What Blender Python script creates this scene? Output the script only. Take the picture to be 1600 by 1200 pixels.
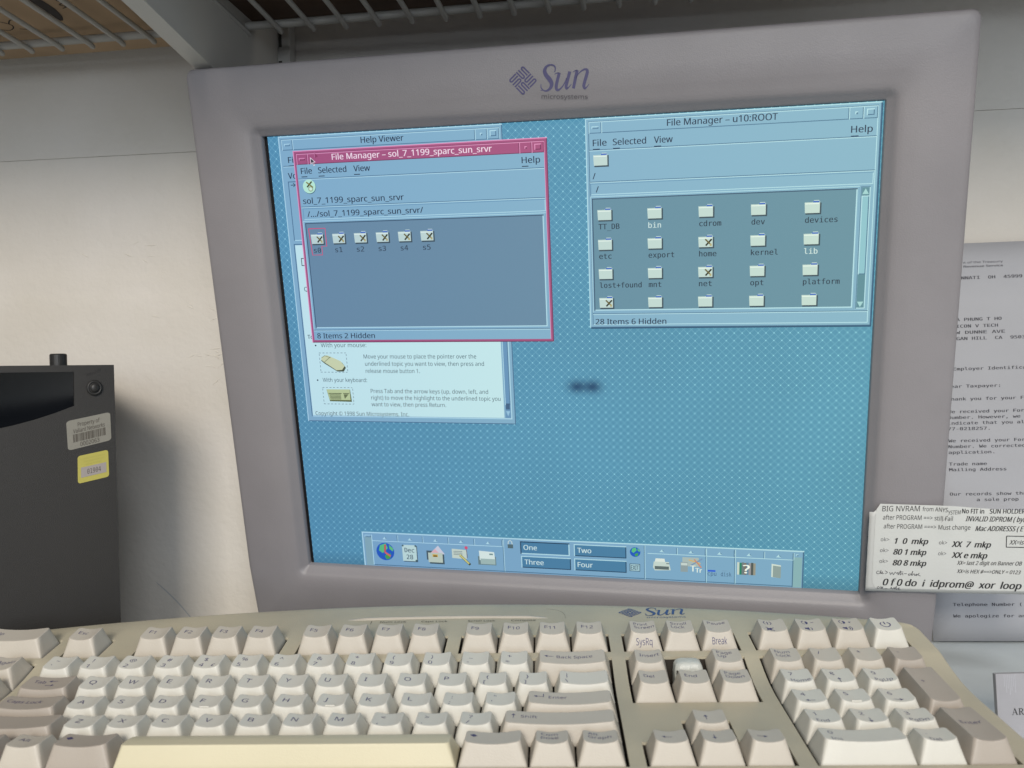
import bpy, bmesh, math, os
from mathutils import Matrix, Vector

for _o in list(bpy.data.objects):
    bpy.data.objects.remove(_o)
SC = bpy.context.scene
COL = SC.collection
rad = math.radians

# ------------------------------------------------------------------ camera, light, exposure
cam_d = bpy.data.cameras.new("camera")
cam = bpy.data.objects.new("camera", cam_d)
COL.objects.link(cam)
SC.camera = cam
cam_d.sensor_width = 36
cam_d.lens = 30.6
cam_d.clip_start = 0.01
cam_d.clip_end = 50
ROLL = math.atan(0.0273)
cam.matrix_world = Matrix(((math.cos(ROLL), math.sin(ROLL), 0, 0),
                           (0, 0, -1, 0),
                           (-math.sin(ROLL), math.cos(ROLL), 0, 0),
                           (0, 0, 0, 1)))
cam_d.dof.use_dof = True
cam_d.dof.focus_distance = 0.53
cam_d.dof.aperture_fstop = 17

W = bpy.data.worlds.new("World")
SC.world = W
W.use_nodes = True
W.node_tree.nodes["Background"].inputs[0].default_value = (0.76, 0.85, 1.0, 1)
W.node_tree.nodes["Background"].inputs[1].default_value = 0.15


def area(name, loc, target, size, power, color):
    d = bpy.data.lights.new(name, 'AREA')
    d.shape = 'RECTANGLE'
    d.size, d.size_y = size
    d.energy = power
    d.color = color
    o = bpy.data.objects.new(name, d)
    COL.objects.link(o)
    o.location = loc
    o.rotation_euler = (Vector(target) - Vector(loc)).to_track_quat('-Z', 'Y').to_euler()
    return o


area("room_lamp", (-0.36, -2.10, 1.17), (0.0, 0.5, -0.05), (0.9, 0.8), 56, (1.0, 0.915, 0.80))
area("ceiling_light", (0.55, -1.30, 1.75), (0.0, 0.5, -0.1), (0.6, 0.6), 17, (0.97, 0.98, 1.0))
area("cool_fill_light", (0.10, -2.6, 0.36), (0.05, 0.5, -0.1), (2.4, 1.1), 35, (0.81, 0.90, 1.0))  # broad bluish fill lamp, added to lift the shadows

SC.view_settings.view_transform = 'Standard'
SC.view_settings.look = 'None'
SC.view_settings.exposure = 0.0
SC.view_settings.gamma = 1.0
SC.view_settings.use_curve_mapping = False
SC.render.engine = 'CYCLES'
SC.cycles.max_bounces = 6
SC.cycles.use_denoising = True
SC.render.film_transparent = False


# ------------------------------------------------------------------ materials
def lin(c):
    return tuple((v / 12.92 if v <= 0.04045 else ((v + 0.055) / 1.055) ** 2.4) for v in (x / 255 for x in c))


_mats = {}


def mat(name, col, rough=0.5, spec=0.4, bump=0.0, bscale=900, var=0.0, vscale=25, metal=0.0, var2=None):
    """Principled material; var mixes a second tint through noise, bump adds a fine grain."""
    if name in _mats:
        return _mats[name]
    m = bpy.data.materials.new(name)
    m.use_nodes = True
    nt = m.node_tree
    b = nt.nodes["Principled BSDF"]
    b.inputs["Base Color"].default_value = (*col, 1)
    b.inputs["Roughness"].default_value = rough
    b.inputs["Specular IOR Level"].default_value = spec
    b.inputs["Metallic"].default_value = metal
    tc = nt.nodes.new("ShaderNodeTexCoord")
    if var > 0:
        n = nt.nodes.new("ShaderNodeTexNoise")
        n.inputs["Scale"].default_value = vscale
        n.inputs["Detail"].default_value = 6
        nt.links.new(tc.outputs["Object"], n.inputs["Vector"])
        r = nt.nodes.new("ShaderNodeMapRange")
        r.inputs[1].default_value = 0.35
        r.inputs[2].default_value = 0.7
        nt.links.new(n.outputs["Fac"], r.inputs[0])
        mx = nt.nodes.new("ShaderNodeMix")
        mx.data_type = 'RGBA'
        mx.inputs[6].default_value = (*col, 1)
        c2 = var2 if var2 else tuple(v * (1 - var) for v in col)
        mx.inputs[7].default_value = (*c2, 1)
        nt.links.new(r.outputs[0], mx.inputs[0])
        nt.links.new(mx.outputs[2], b.inputs["Base Color"])
    if bump > 0:
        n = nt.nodes.new("ShaderNodeTexNoise")
        n.inputs["Scale"].default_value = bscale
        n.inputs["Detail"].default_value = 5
        nt.links.new(tc.outputs["Object"], n.inputs["Vector"])
        bp = nt.nodes.new("ShaderNodeBump")
        bp.inputs["Strength"].default_value = bump
        bp.inputs["Distance"].default_value = 0.001
        nt.links.new(n.outputs["Fac"], bp.inputs["Height"])
        nt.links.new(bp.outputs[0], b.inputs["Normal"])
    _mats[name] = m
    return m


def view_angle_tint(nt, color_out=None, rgb=None):
    """LCD viewing-angle shift painted as a fixed emission tint: duller at the left and along the lower edge, greener towards the right"""
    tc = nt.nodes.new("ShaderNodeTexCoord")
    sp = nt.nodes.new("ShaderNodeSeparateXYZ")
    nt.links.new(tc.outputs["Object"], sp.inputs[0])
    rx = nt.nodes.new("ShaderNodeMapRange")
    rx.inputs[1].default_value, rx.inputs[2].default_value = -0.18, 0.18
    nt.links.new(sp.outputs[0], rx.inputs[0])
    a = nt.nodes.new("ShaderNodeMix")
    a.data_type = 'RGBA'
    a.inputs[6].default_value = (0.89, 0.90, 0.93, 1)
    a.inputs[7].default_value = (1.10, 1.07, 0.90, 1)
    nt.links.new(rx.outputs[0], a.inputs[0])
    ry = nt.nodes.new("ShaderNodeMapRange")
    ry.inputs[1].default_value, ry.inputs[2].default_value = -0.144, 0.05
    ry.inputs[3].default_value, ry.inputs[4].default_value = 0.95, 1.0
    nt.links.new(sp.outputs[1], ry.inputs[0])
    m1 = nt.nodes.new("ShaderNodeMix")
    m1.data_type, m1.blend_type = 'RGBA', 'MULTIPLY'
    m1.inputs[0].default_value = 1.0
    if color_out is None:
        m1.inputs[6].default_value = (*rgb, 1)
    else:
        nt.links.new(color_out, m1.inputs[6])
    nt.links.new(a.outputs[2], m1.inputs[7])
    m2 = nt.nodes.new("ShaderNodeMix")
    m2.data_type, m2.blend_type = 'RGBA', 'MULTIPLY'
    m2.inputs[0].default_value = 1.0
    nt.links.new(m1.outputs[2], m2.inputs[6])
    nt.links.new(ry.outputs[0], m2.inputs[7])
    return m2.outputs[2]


def glow(rgb, k=1.0):
    """a colour of the lit display"""
    name = "display_%02x%02x%02x" % tuple(rgb)
    if name in _mats:
        return _mats[name]
    m = bpy.data.materials.new(name)
    m.use_nodes = True
    b = m.node_tree.nodes["Principled BSDF"]
    b.inputs["Base Color"].default_value = (0.006, 0.006, 0.007, 1)
    b.inputs["Roughness"].default_value = 0.45
    b.inputs["Specular IOR Level"].default_value = 0.25
    m.node_tree.links.new(view_angle_tint(m.node_tree, None, lin(rgb)), b.inputs["Emission Color"])
    b.inputs["Emission Strength"].default_value = k
    _mats[name] = m
    return m


# ------------------------------------------------------------------ mesh helpers
def font(name):
    try:
        p = os.path.join(bpy.utils.system_resource('DATAFILES', path="fonts"), name)
        return bpy.data.fonts.load(p)
    except Exception:
        return None


F_SANS = font("NotoSansHebrew-Regular.woff2")     # its Latin letters are a humanist sans
F_MONO = font("DejaVuSansMono.woff2")
_tc = {}


def text_geo(s, fnt=None, bold=0.0, res=2):
    """2-D triangles of a line of text, size 1, baseline at 0, starting at x = 0"""
    key = (s, fnt.name if fnt else '', bold, res)
    if key in _tc:
        return _tc[key]
    c = bpy.data.curves.new("t", 'FONT')
    c.body = s
    c.resolution_u = res
    c.offset = bold
    if fnt:
        c.font = fnt
    o = bpy.data.objects.new("t", c)
    me = bpy.data.meshes.new_from_object(o)
    vs = [(v.co.x, v.co.y) for v in me.vertices]
    fs = [tuple(p.vertices) for p in me.polygons]
    bpy.data.objects.remove(o)
    bpy.data.curves.remove(c)
    bpy.data.meshes.remove(me)
    if vs:
        kc = (1.385 if fnt == F_MONO else 1.257) if fnt else 1.056          # cap height becomes 0.72 of the size
        x0 = min(v[0] for v in vs)
        vs = [((v[0] - x0) * kc, v[1] * kc) for v in vs]
        w = max(v[0] for v in vs)
    else:
        w = 0
    _tc[key] = (vs, fs, w)
    return _tc[key]


class MB:
    """collects faces (mm) and links them as ONE mesh object (metres)"""

    def __init__(self):
        self.v, self.f, self.m, self.mats = [], [], [], []

    def mi(self, m):
        if m not in self.mats:
            self.mats.append(m)
        return self.mats.index(m)

    def add(self, vs, fs, m):
        b = len(self.v)
        k = self.mi(m)
        self.v += [tuple(p) for p in vs]
        for f in fs:
            self.f.append(tuple(i + b for i in f))
            self.m.append(k)

    def poly(self, pts, m):
        self.add(pts, [tuple(range(len(pts)))], m)

    def rect(self, x0, y0, x1, y1, z, m):
        self.poly([(x0, y0, z), (x1, y0, z), (x1, y1, z), (x0, y1, z)], m)

    def box(self, x0, y0, z0, x1, y1, z1, m, bev=0.0):
        if bev <= 0:
            v = [(x, y, z) for z in (z0, z1) for y in (y0, y1) for x in (x0, x1)]
            self.add(v, [(0, 2, 3, 1), (4, 5, 7, 6), (0, 1, 5, 4), (2, 6, 7, 3), (0, 4, 6, 2), (1, 3, 7, 5)], m)
            return
        bm = bmesh.new()
        bmesh.ops.create_cube(bm, size=1, matrix=Matrix.Translation(((x0 + x1) / 2, (y0 + y1) / 2, (z0 + z1) / 2)) @ Matrix.Diagonal((x1 - x0, y1 - y0, z1 - z0, 1)))
        bmesh.ops.bevel(bm, geom=bm.edges[:], offset=bev, segments=2, affect='EDGES', profile=0.5)
        bm.verts.index_update()
        self.add([v.co[:] for v in bm.verts], [[v.index for v in f.verts] for f in bm.faces], m)
        bm.free()

    def tube(self, pts, r, m, n=10, closed_ends=True):
        pts = [Vector(p) for p in pts]
        rings = []
        for i, p in enumerate(pts):
            d = (pts[min(i + 1, len(pts) - 1)] - pts[max(i - 1, 0)]).normalized()
            u = d.cross(Vector((0.3, 0.2, 1))).normalized()
            w = d.cross(u)
            rr = r[i] if isinstance(r, (list, tuple)) else r
            rings.append([p + (u * math.cos(2 * math.pi * k / n) + w * math.sin(2 * math.pi * k / n)) * rr for k in range(n)])
        vs = [q[:] for R in rings for q in R]
        fs = []
        for i in range(len(pts) - 1):
            for k in range(n):
                fs.append((i * n + k, i * n + (k + 1) % n, (i + 1) * n + (k + 1) % n, (i + 1) * n + k))
        if closed_ends:
            fs.append(tuple(range(n))[::-1])
            fs.append(tuple((len(pts) - 1) * n + k for k in range(n)))
        self.add(vs, fs, m)

    def text(self, s, x, y, z, size, m, fnt=None, width=None, bold=0.0, shear=0.0, align='L', zfun=None, slope=0.0, tf=None, res=2):
        vs, fs, w = text_geo(s, fnt if fnt else F_SANS, 0.0, res)
        if not vs:
            return
        sx = (width / w) if width else size
        ox = 0 if align == 'L' else (-w * sx / 2 if align == 'C' else -w * sx)
        out = []
        for a, b in vs:
            px = x + ox + a * sx + shear * b * size
            py = y + b * size + slope * (a * sx)
            if tf:
                px, py = tf(px, py)
            out.append((px, py, zfun(px, py) if zfun else z))
        self.add(out, fs, m)
        if bold > 0:          # heavier strokes: the same line struck twice more, a hair apart
            for k, dz in ((1, 0.012), (-1, 0.024)):
                dx = k * bold * size * 1.3
                if tf:
                    dx *= 0.35
                self.add([(a + dx, b, (zfun(a, b) if zfun else z) + dz) for a, b, c in out], fs, m)

    def build(self, name, parent=None, loc=None, smooth=False, bevel=None):
        me = bpy.data.meshes.new(name)
        me.from_pydata([(a / 1000, b / 1000, c / 1000) for a, b, c in self.v], [], self.f)
        for m in self.mats:
            me.materials.append(m)
        me.polygons.foreach_set("material_index", self.m)
        if smooth:
            me.polygons.foreach_set("use_smooth", [True] * len(me.polygons))
        me.update()
        o = bpy.data.objects.new(name, me)
        COL.objects.link(o)
        if parent:
            o.parent = parent
        if loc:
            o.location = [v / 1000 for v in loc]
        return o


def empty(name, M, label, cat, group=None):
    o = bpy.data.objects.new(name, None)
    o.empty_display_size = 0.02
    COL.objects.link(o)
    o.matrix_world = M
    tag(o, label, cat, group)
    return o


def tag(o, label, cat, group=None):
    o["label"] = label
    o["category"] = cat
    if group:
        o["group"] = group
    return o


def frame(xa, ya, za, o):
    return Matrix(((xa[0], ya[0], za[0], o[0]), (xa[1], ya[1], za[1], o[1]), (xa[2], ya[2], za[2], o[2]), (0, 0, 0, 1)))


def stroke(mb, pts, ws, m, z, tf=None, sub=6):
    """a flat brush stroke with a width per control point (Catmull-Rom)"""
    P, Wd = [], []
    n = len(pts)
    for i in range(n - 1):
        p0, p1, p2, p3 = pts[max(i - 1, 0)], pts[i], pts[i + 1], pts[min(i + 2, n - 1)]
        for k in range(sub):
            t = k / sub
            q = [0.5 * (2 * p1[j] + (p2[j] - p0[j]) * t + (2 * p0[j] - 5 * p1[j] + 4 * p2[j] - p3[j]) * t * t + (3 * p1[j] - p0[j] - 3 * p2[j] + p3[j]) * t ** 3) for j in (0, 1)]
            P.append(q)
            Wd.append(ws[i] * (1 - t) + ws[i + 1] * t)
    P.append(list(pts[-1]))
    Wd.append(ws[-1])
    L, R = [], []
    for i in range(len(P)):
        a, b = P[max(i - 1, 0)], P[min(i + 1, len(P) - 1)]
        dx, dy = b[0] - a[0], b[1] - a[1]
        l = math.hypot(dx, dy) or 1
        nx, ny = -dy / l * Wd[i] / 2, dx / l * Wd[i] / 2
        L.append((P[i][0] + nx, P[i][1] + ny))
        R.append((P[i][0] - nx, P[i][1] - ny))
    T = tf or (lambda x, y: (x, y))
    zz = z if callable(z) else (lambda x, y: z)
    vs = [T(*p) for p in L] + [T(*p) for p in R]
    k = len(L)
    mb.add([(x, y, zz(x, y)) for x, y in vs], [(i, i + 1, k + i + 1, k + i) for i in range(k - 1)], m)


def sun_logo(mb, m, tf, z, m2=None):
    """diamond of nested strokes, an italic serif wordmark and a small line under it; drawing units 0..676 x 0..293"""
    cx, cy, h = 124, 134, 128
    e = 0.70711
    q = h * e      # half side of the rotated square

    def dt(ox, oy, ang):
        def g(x, y):
            a = math.cos(ang) * x - math.sin(ang) * y + ox
            b = math.sin(ang) * x + math.cos(ang) * y + oy
            # rotate 45 degrees into the diamond
            return tf(cx + (a - b) * e, cy - (a + b) * e)
        return g
    s = q / 2 - 3
    for k, (ox, oy) in enumerate(((q / 2, q / 2), (-q / 2, q / 2), (-q / 2, -q / 2), (q / 2, -q / 2))):
        g = dt(ox + 0, oy + 0, k * math.pi / 2)
        w = 12.5
        xs = [-s + w / 2 + i * (2 * s - w) / 3 for i in range(4)]
        top, bot = s - w / 2, -s + w / 2
        for (xa, xb, ya, yb) in ((xs[0], xs[1], s, bot), (xs[2], xs[3], -s, top)):
            r = (xb - xa) / 2
            sg = 1 if yb > ya else -1
            arc = [(xa, ya), (xa, (ya + yb) / 2), (xa, yb - sg * r)]
            arc += [(xa + r - r * math.cos(t * math.pi / 6), yb - sg * r + sg * r * math.sin(t * math.pi / 6)) for t in range(1, 6)]
            arc += [(xb, yb - sg * r), (xb, (ya + yb) / 2), (xb, ya)]
            stroke(mb, arc, [w] * len(arc), m, z, g, 2)
    o = lambda L: [(x - 496, y - 217) for x, y in L]
    stroke(mb, o([(882, 282), (893, 262), (886, 234), (858, 221), (822, 233), (803, 268), (815, 305), (845, 342), (862, 378), (850, 415), (816, 436), (786, 430), (768, 434)]),
           [5, 8, 13, 11, 18, 29, 34, 37, 33, 24, 13, 8, 3], m, z, tf)
    stroke(mb, o([(790, 428), (774, 410), (773, 378)]), [10, 9, 4], m, z, tf)
    stroke(mb, o([(886, 300), (903, 290), (925, 287)]), [4, 8, 10], m, z, tf)
    stroke(mb, o([(926, 286), (911, 345), (901, 395), (906, 424), (930, 422), (962, 385), (988, 330)]), [24, 25, 26, 24, 14, 9, 8], m, z, tf)
    stroke(mb, o([(1013, 276), (995, 345), (983, 395), (988, 415), (1008, 402), (1028, 378)]), [25, 25, 25, 20, 9, 4], m, z, tf)
    stroke(mb, o([(1038, 282), (1055, 270), (1075, 266)]), [4, 8, 10], m, z, tf)
    stroke(mb, o([(1074, 266), (1060, 330), (1044, 415)]), [25, 25, 24], m, z, tf)
    stroke(mb, o([(1060, 335), (1088, 290), (1125, 262), (1150, 260), (1157, 282), (1142, 340), (1130, 388), (1137, 412), (1155, 402), (1174, 376)]),
           [6, 8, 14, 20, 26, 26, 25, 20, 9, 4], m, z, tf)
    vs, fs, wd = text_geo("microsystems", F_SANS)
    k = 385 / wd
    pts = [tf(282 + x * k, 282 - y * 50) for x, y in vs]
    zz = z if callable(z) else (lambda x, y: z)
    mb.add([(x, y, zz(x, y)) for x, y in pts], fs, m2 or m)


# ------------------------------------------------------------------ the setting: wall, desk
YW = rad(5)
wr = (math.cos(YW), -math.sin(YW), 0)          # along the wall, to the right
wn = (-math.sin(YW), -math.cos(YW), 0)         # out of the wall, to the viewer
M_wall = frame(wr, (0, 0, 1), wn, (0.318, 0.604, 0))
DESK = -0.187

m_wall = mat("painted_wall", (0.675, 0.637, 0.588), 0.62, 0.3, bump=0.5, bscale=170, var=0.10, vscale=9, var2=(0.61, 0.57, 0.505))
mb = MB()
SEAM = 180.5
mb.box(-2200, -900, -60, 900, SEAM - 0.2, 0, m_wall)
mb.box(-2200, SEAM + 0.2, -60, 900, 1500, 0, m_wall)
mb.box(-2200, SEAM - 0.2, -60, 900, SEAM + 0.2, -0.5, mat("seam_gap", (0.33, 0.29, 0.24), 0.8))  # dark joint between the boards
o = mb.build("wall")
o.matrix_world = M_wall
tag(o, "cream painted board wall with a thin horizontal seam, behind the monitor", "wall")
# hairline crack and plaster blemishes, low on the left
m_crack = mat("crack_dark", (0.44, 0.45, 0.46), 0.9)
ck = MB()
stroke(ck, [(-592, -142), (-583, -150), (-574, -159), (-563, -172)], [0.5, 0.9, 0.9, 0.6], m_crack, 0.15)
ck.build("crack", o)
m_pl = mat("plaster_lump", (0.68, 0.64, 0.57), 0.6, 0.3, bump=0.4, bscale=300)
pl = MB()
import random
random.seed(4)
for (cx, cy, n) in ((-530, 20, 16), (-545, 26, 6), (-560, 60, 7), (-470, 40, 8), (-610, 110, 6), (-520, 150, 7), (-40, 215, 8), (-250, 225, 10), (40, -190, 9), (70, -185, 7)):
    for i in range(n):
        x, y = cx + random.gauss(0, 16), cy + random.gauss(0, 6)
        a, L = random.uniform(-0.8, 0.8), random.uniform(2, 7)
        pl.tube([(x - L * math.cos(a), y - L * math.sin(a), -0.25), (x, y, 0.0), (x + L * math.cos(a), y + L * math.sin(a), -0.25)],
                [0.1, random.uniform(0.3, 0.55), 0.1], m_pl, 6)
pl.build("plaster_drips", o, smooth=True)

m_desk = mat("desk_top", (0.62, 0.68, 0.70), 0.5, 0.4, bump=0.3, bscale=60, var=0.14, vscale=14)
mb = MB()
mb.box(-1100, -330, -40, 900, 760, 0, m_desk)
o = mb.build("desk", loc=(0, 0, DESK * 1000))
tag(o, "pale worn desk top under the keyboard and the monitor", "desk")

# ------------------------------------------------------------------ monitor
M_mon = frame((0.97696, -0.21096, -0.0324), (-0.02005, -0.24185, 0.97011), (-0.21249, -0.9471, -0.24051), (0.03069, 0.53684, 0.01222))
mon = empty("monitor", M_mon, "large grey flat panel monitor with a lit blue desktop on its screen", "monitor")
m_bez = mat("bezel_plastic", (0.246, 0.230, 0.238), 0.42, 0.45, bump=0.16, bscale=1500, var=0.06, vscale=30)
m_bezdark = mat("rear_plastic", (0.20, 0.185, 0.185), 0.5, 0.4, bump=0.12, bscale=1200)


def rrect(x0, y0, x1, y1, r, n=6, side=8):
    P = []
    for (cx, cy, a0) in ((x1 - r, y0 + r, -90), (x1 - r, y1 - r, 0), (x0 + r, y1 - r, 90), (x0 + r, y0 + r, 180)):
        c = [(cx + r * math.cos(rad(a0 + 90 * k / n)), cy + r * math.sin(rad(a0 + 90 * k / n))) for k in range(n + 1)]
        if P:
            a = P[-1]
            P += [(a[0] + (c[0][0] - a[0]) * t / side, a[1] + (c[0][1] - a[1]) * t / side) for t in range(1, side)]
        P += c
    a, b = P[-1], P[0]
    P += [(a[0] + (b[0] - a[0]) * t / side, a[1] + (b[1] - a[1]) * t / side) for t in range(1, side)]
    return P


def loft(mb, rings, m, cap0=False, cap1=False):
    n = len(rings[0])
    vs = [p for R in rings for p in R]
    fs = []
    for i in range(len(rings) - 1):
        for k in range(n):
            fs.append((i * n + k, i * n + (k + 1) % n, (i + 1) * n + (k + 1) % n, (i + 1) * n + k))
    if cap0:
        fs.append(tuple(range(n))[::-1])
    if cap1:
        fs.append(tuple((len(rings) - 1) * n + k for k in range(n)))
    mb.add(vs, fs, m)


OX0, OX1, OY0, OY1 = -225.0, 221.8, -196.0, 185.3
IX0, IX1, IY0, IY1 = -181.6, 179.2, -143.3, 143.9


def bz(t, z, r, blend):
    """ring between outer edge (t=0 inset mm) and opening"""
    if blend == 'o':
        R = rrect(OX0 + t, OY0 + t, OX1 - t, OY1 - t, r)
    else:
        R = rrect(IX0 - t, IY0 - t, IX1 + t, IY1 + t, r)
    return [(x, y, z - 5 * max(0, (-160 - y) / 36) ** 1.2 if z > 1 else z - (5 if y < OY0 + 10 else 0)) for x, y in R]


mb = MB()
loft(mb, [bz(0.8, -13, 5, 'o'), bz(0.2, -8, 5, 'o'), bz(0, 2, 5, 'o'), bz(0.1, 7.2, 5, 'o'), bz(0.6, 8.6, 4.8, 'o'), bz(1.5, 9.3, 4.4, 'o'), bz(3.5, 9.7, 4, 'o'), bz(9, 10.3, 5, 'o'), bz(16, 10.9, 7, 'o'), bz(26, 11.05, 9, 'o'),
          bz(14, 10.7, 8.5, 'i'), bz(9, 10.0, 7, 'i'), bz(6.2, 9.2, 6, 'i'), bz(5.0, 8.6, 5, 'i'), bz(3.6, 7.3, 3.6, 'i'), bz(1.6, 5.2, 1.8, 'i'), bz(0.5, 4.4, 1.0, 'i'), bz(0.05, 3.9, 0.8, 'i'), bz(0, 0.0, 0.8, 'i')], m_bez)
mb.build("bezel", mon, smooth=True)
mb = MB()   # wedge-shaped rear housing, deeper towards the top
R = lambda i, z0, z1: [(x, y, z0 + (z1 - z0) * (y - OY0) / (OY1 - OY0)) for x, y in rrect(OX0 + i, OY0 + i, OX1 - i, OY1 - i, 12)]
loft(mb, [R(6, -9, -9), R(6, -12.9, -13.1), R(16, -15, -26), R(45, -18, -44), R(60, -19, -46)], m_bezdark, cap1=True)
mb.build("rear_case", mon, smooth=False)
# stand: neck and foot, hidden behind the keyboard (built in the monitor's own frame)
Minv = M_mon.inverted()
wl = lambda x, y, z: tuple(v * 1000 for v in (Minv @ Vector((x, y, z))))
mb = MB()


def wbox(mb, x0, y0, z0, x1, y1, z1, m):
    v = [wl(x, y, z) for z in (z0, z1) for y in (y0, y1) for x in (x0, x1)]
    mb.add(v, [(0, 2, 3, 1), (4, 5, 7, 6), (0, 1, 5, 4), (2, 6, 7, 3), (0, 4, 6, 2), (1, 3, 7, 5)], m)


wbox(mb, -0.08, 0.578, DESK + 0.0002, 0.12, 0.611, DESK + 0.005, m_bezdark)
mb.build("stand_foot", mon)
mb = MB()
wbox(mb, 0.0, 0.590, DESK + 0.004, 0.06, 0.604, -0.125, m_bezdark)
mb.build("stand_neck", mon)

# maker's mark printed on the bezel top
m_logo = mat("logo_ink", (0.075, 0.068, 0.16), 0.5)
m_logo2 = mat("logo_ink_grey", (0.085, 0.078, 0.09), 0.5)


def mon_logo(x, y):
    px, py = 700 + (x + 496) / 5.333 - 845, 60 + (y + 217) / 5.333 - 130
    return (-4.3 + 0.36 * px - 0.014 * py, 163.2 - 0.0242 * px - 0.3437 * py)


mb = MB()
sun_logo(mb, m_logo, mon_logo, 11.08, m_logo2)
mb.build("maker_logo", mon)

# ------------------------------------------------------------------ display contents (1280 x 1024)
PX = 0.28047


def S(u, v):
    return ((u - 640) * PX, (512 - v) * PX)


BG, HI, LO, TX = (131, 176, 207), (178, 220, 240), (72, 112, 148), (28, 44, 72)
GREY, PINK, PHI, PLO = (104, 139, 168), (166, 84, 130), (226, 150, 196), (112, 50, 88)
WHITE = (197, 233, 242)
m_backdrop = bpy.data.materials.new("display_backdrop")


def backdrop():
    m = m_backdrop
    m.use_nodes = True
    nt = m.node_tree
    b = nt.nodes["Principled BSDF"]
    b.inputs["Base Color"].default_value = (0.006, 0.006, 0.007, 1)
    b.inputs["Roughness"].default_value = 0.45
    b.inputs["Specular IOR Level"].default_value = 0.25
    b.inputs["Emission Strength"].default_value = 1.0
    N = nt.nodes.new
    L = nt.links.new

    def math_(op, a, bb=None, c=None):
        n = N("ShaderNodeMath")
        n.operation = op
        for i, q in enumerate((a, bb, c)):
            if q is None:
                continue
            if isinstance(q, (int, float)):
                n.inputs[i].default_value = q
            else:
                L(q, n.inputs[i])
        return n.outputs[0]
    tc = N("ShaderNodeTexCoord")
    sp = N("ShaderNodeSeparateXYZ")
    L(tc.outputs["Object"], sp.inputs[0])
    k = 1000 / (PX * 16)
    x = math_('MULTIPLY', sp.outputs[0], k)
    y = math_('MULTIPLY', sp.outputs[1], k)
    u = math_('MULTIPLY', math_('ADD', x, y), 1.0)
    v = math_('MULTIPLY', math_('SUBTRACT', x, y), 1.0)

    def dist(q, f):   # distance to the nearest line of spacing 1/f
        fr = math_('FRACT', math_('MULTIPLY', q, f))
        return math_('MINIMUM', fr, math_('SUBTRACT', 1.0, fr))
    lu = math_('LESS_THAN', dist(u, 1), 0.075)
    lv = math_('LESS_THAN', dist(v, 1), 0.075)
    # basket weave: hatch direction alternates from cell to cell
    par = math_('FRACT', math_('MULTIPLY', math_('ADD', math_('FLOOR', u), math_('FLOOR', v)), 0.5))
    par = math_('GREATER_THAN', par, 0.25)
    hu = math_('LESS_THAN', dist(u, 4), 0.24)
    hv = math_('LESS_THAN', dist(v, 4), 0.24)
    hatch = math_('ADD', math_('MULTIPLY', hu, par), math_('MULTIPLY', hv, math_('SUBTRACT', 1.0, par)))
    dx, dy = dist(x, 1), dist(y, 1)
    dot = math_('LESS_THAN', math_('ADD', math_('MULTIPLY', dx, dx), math_('MULTIPLY', dy, dy)), 0.0068)
    line = math_('MAXIMUM', lu, lv)
    fac = math_('MINIMUM', math_('ADD', math_('ADD', math_('MULTIPLY', dot, 1.0), math_('MULTIPLY', line, 0.17)), math_('MULTIPLY', hatch, 0.12)), 1.0)
    mx = N("ShaderNodeMix")
    mx.data_type = 'RGBA'
    mx.inputs[6].default_value = (*lin((76, 140, 177)), 1)
    mx.inputs[7].default_value = (*lin((150, 214, 238)), 1)
    L(fac, mx.inputs[0])
    # bruised spot in the panel: two dark lobes side by side
    vv = []
    for cx, w in ((673, 17), (709, 16)):
        a = math_('DIVIDE', math_('SUBTRACT', sp.outputs[0], (cx - 640) * PX / 1000), w * PX / 1000)
        bb = math_('DIVIDE', math_('SUBTRACT', sp.outputs[1], (512 - 566) * PX / 1000), 12.5 * PX / 1000)
        r2 = math_('ADD', math_('MULTIPLY', a, a), math_('MULTIPLY', bb, bb))
        vv.append(math_('EXPONENT', math_('MULTIPLY', r2, -0.75)))
    blot = math_('MINIMUM', math_('MULTIPLY', math_('ADD', vv[0], vv[1]), 0.86), 0.9)
    mx2 = N("ShaderNodeMix")
    mx2.data_type = 'RGBA'
    L(mx.outputs[2], mx2.inputs[6])
    mx2.inputs[7].default_value = (*lin((20, 58, 100)), 1)
    L(blot, mx2.inputs[0])
    # cloudy tone; viewing-angle dimming of the lower edge painted into the emission
    n = N("ShaderNodeTexNoise")
    n.inputs["Scale"].default_value = 9
    L(tc.outputs["Object"], n.inputs["Vector"])
    st = math_('ADD', 0.86, math_('MULTIPLY', n.outputs["Fac"], 0.28))
    ed = N("ShaderNodeMapRange")
    ed.inputs[1].default_value = -0.1436
    ed.inputs[2].default_value = -0.133
    ed.inputs[3].default_value = 0.72
    ed.inputs[4].default_value = 1.0
    L(sp.outputs[1], ed.inputs[0])
    L(view_angle_tint(nt, mx2.outputs[2]), b.inputs["Emission Color"])
    L(math_('MULTIPLY', st, ed.outputs[0]), b.inputs["Emission Strength"])


backdrop()
m_black = mat("panel_border", (0.008, 0.008, 0.009), 0.4, 0.3)
mb = MB()
mb.rect(-192, -155, 192, 155, 0.0, m_black)
mb.rect(-179.5, -143.6, 179.5, 143.6, 0.04, m_backdrop)
screen = mb.build("screen", mon)


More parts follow.
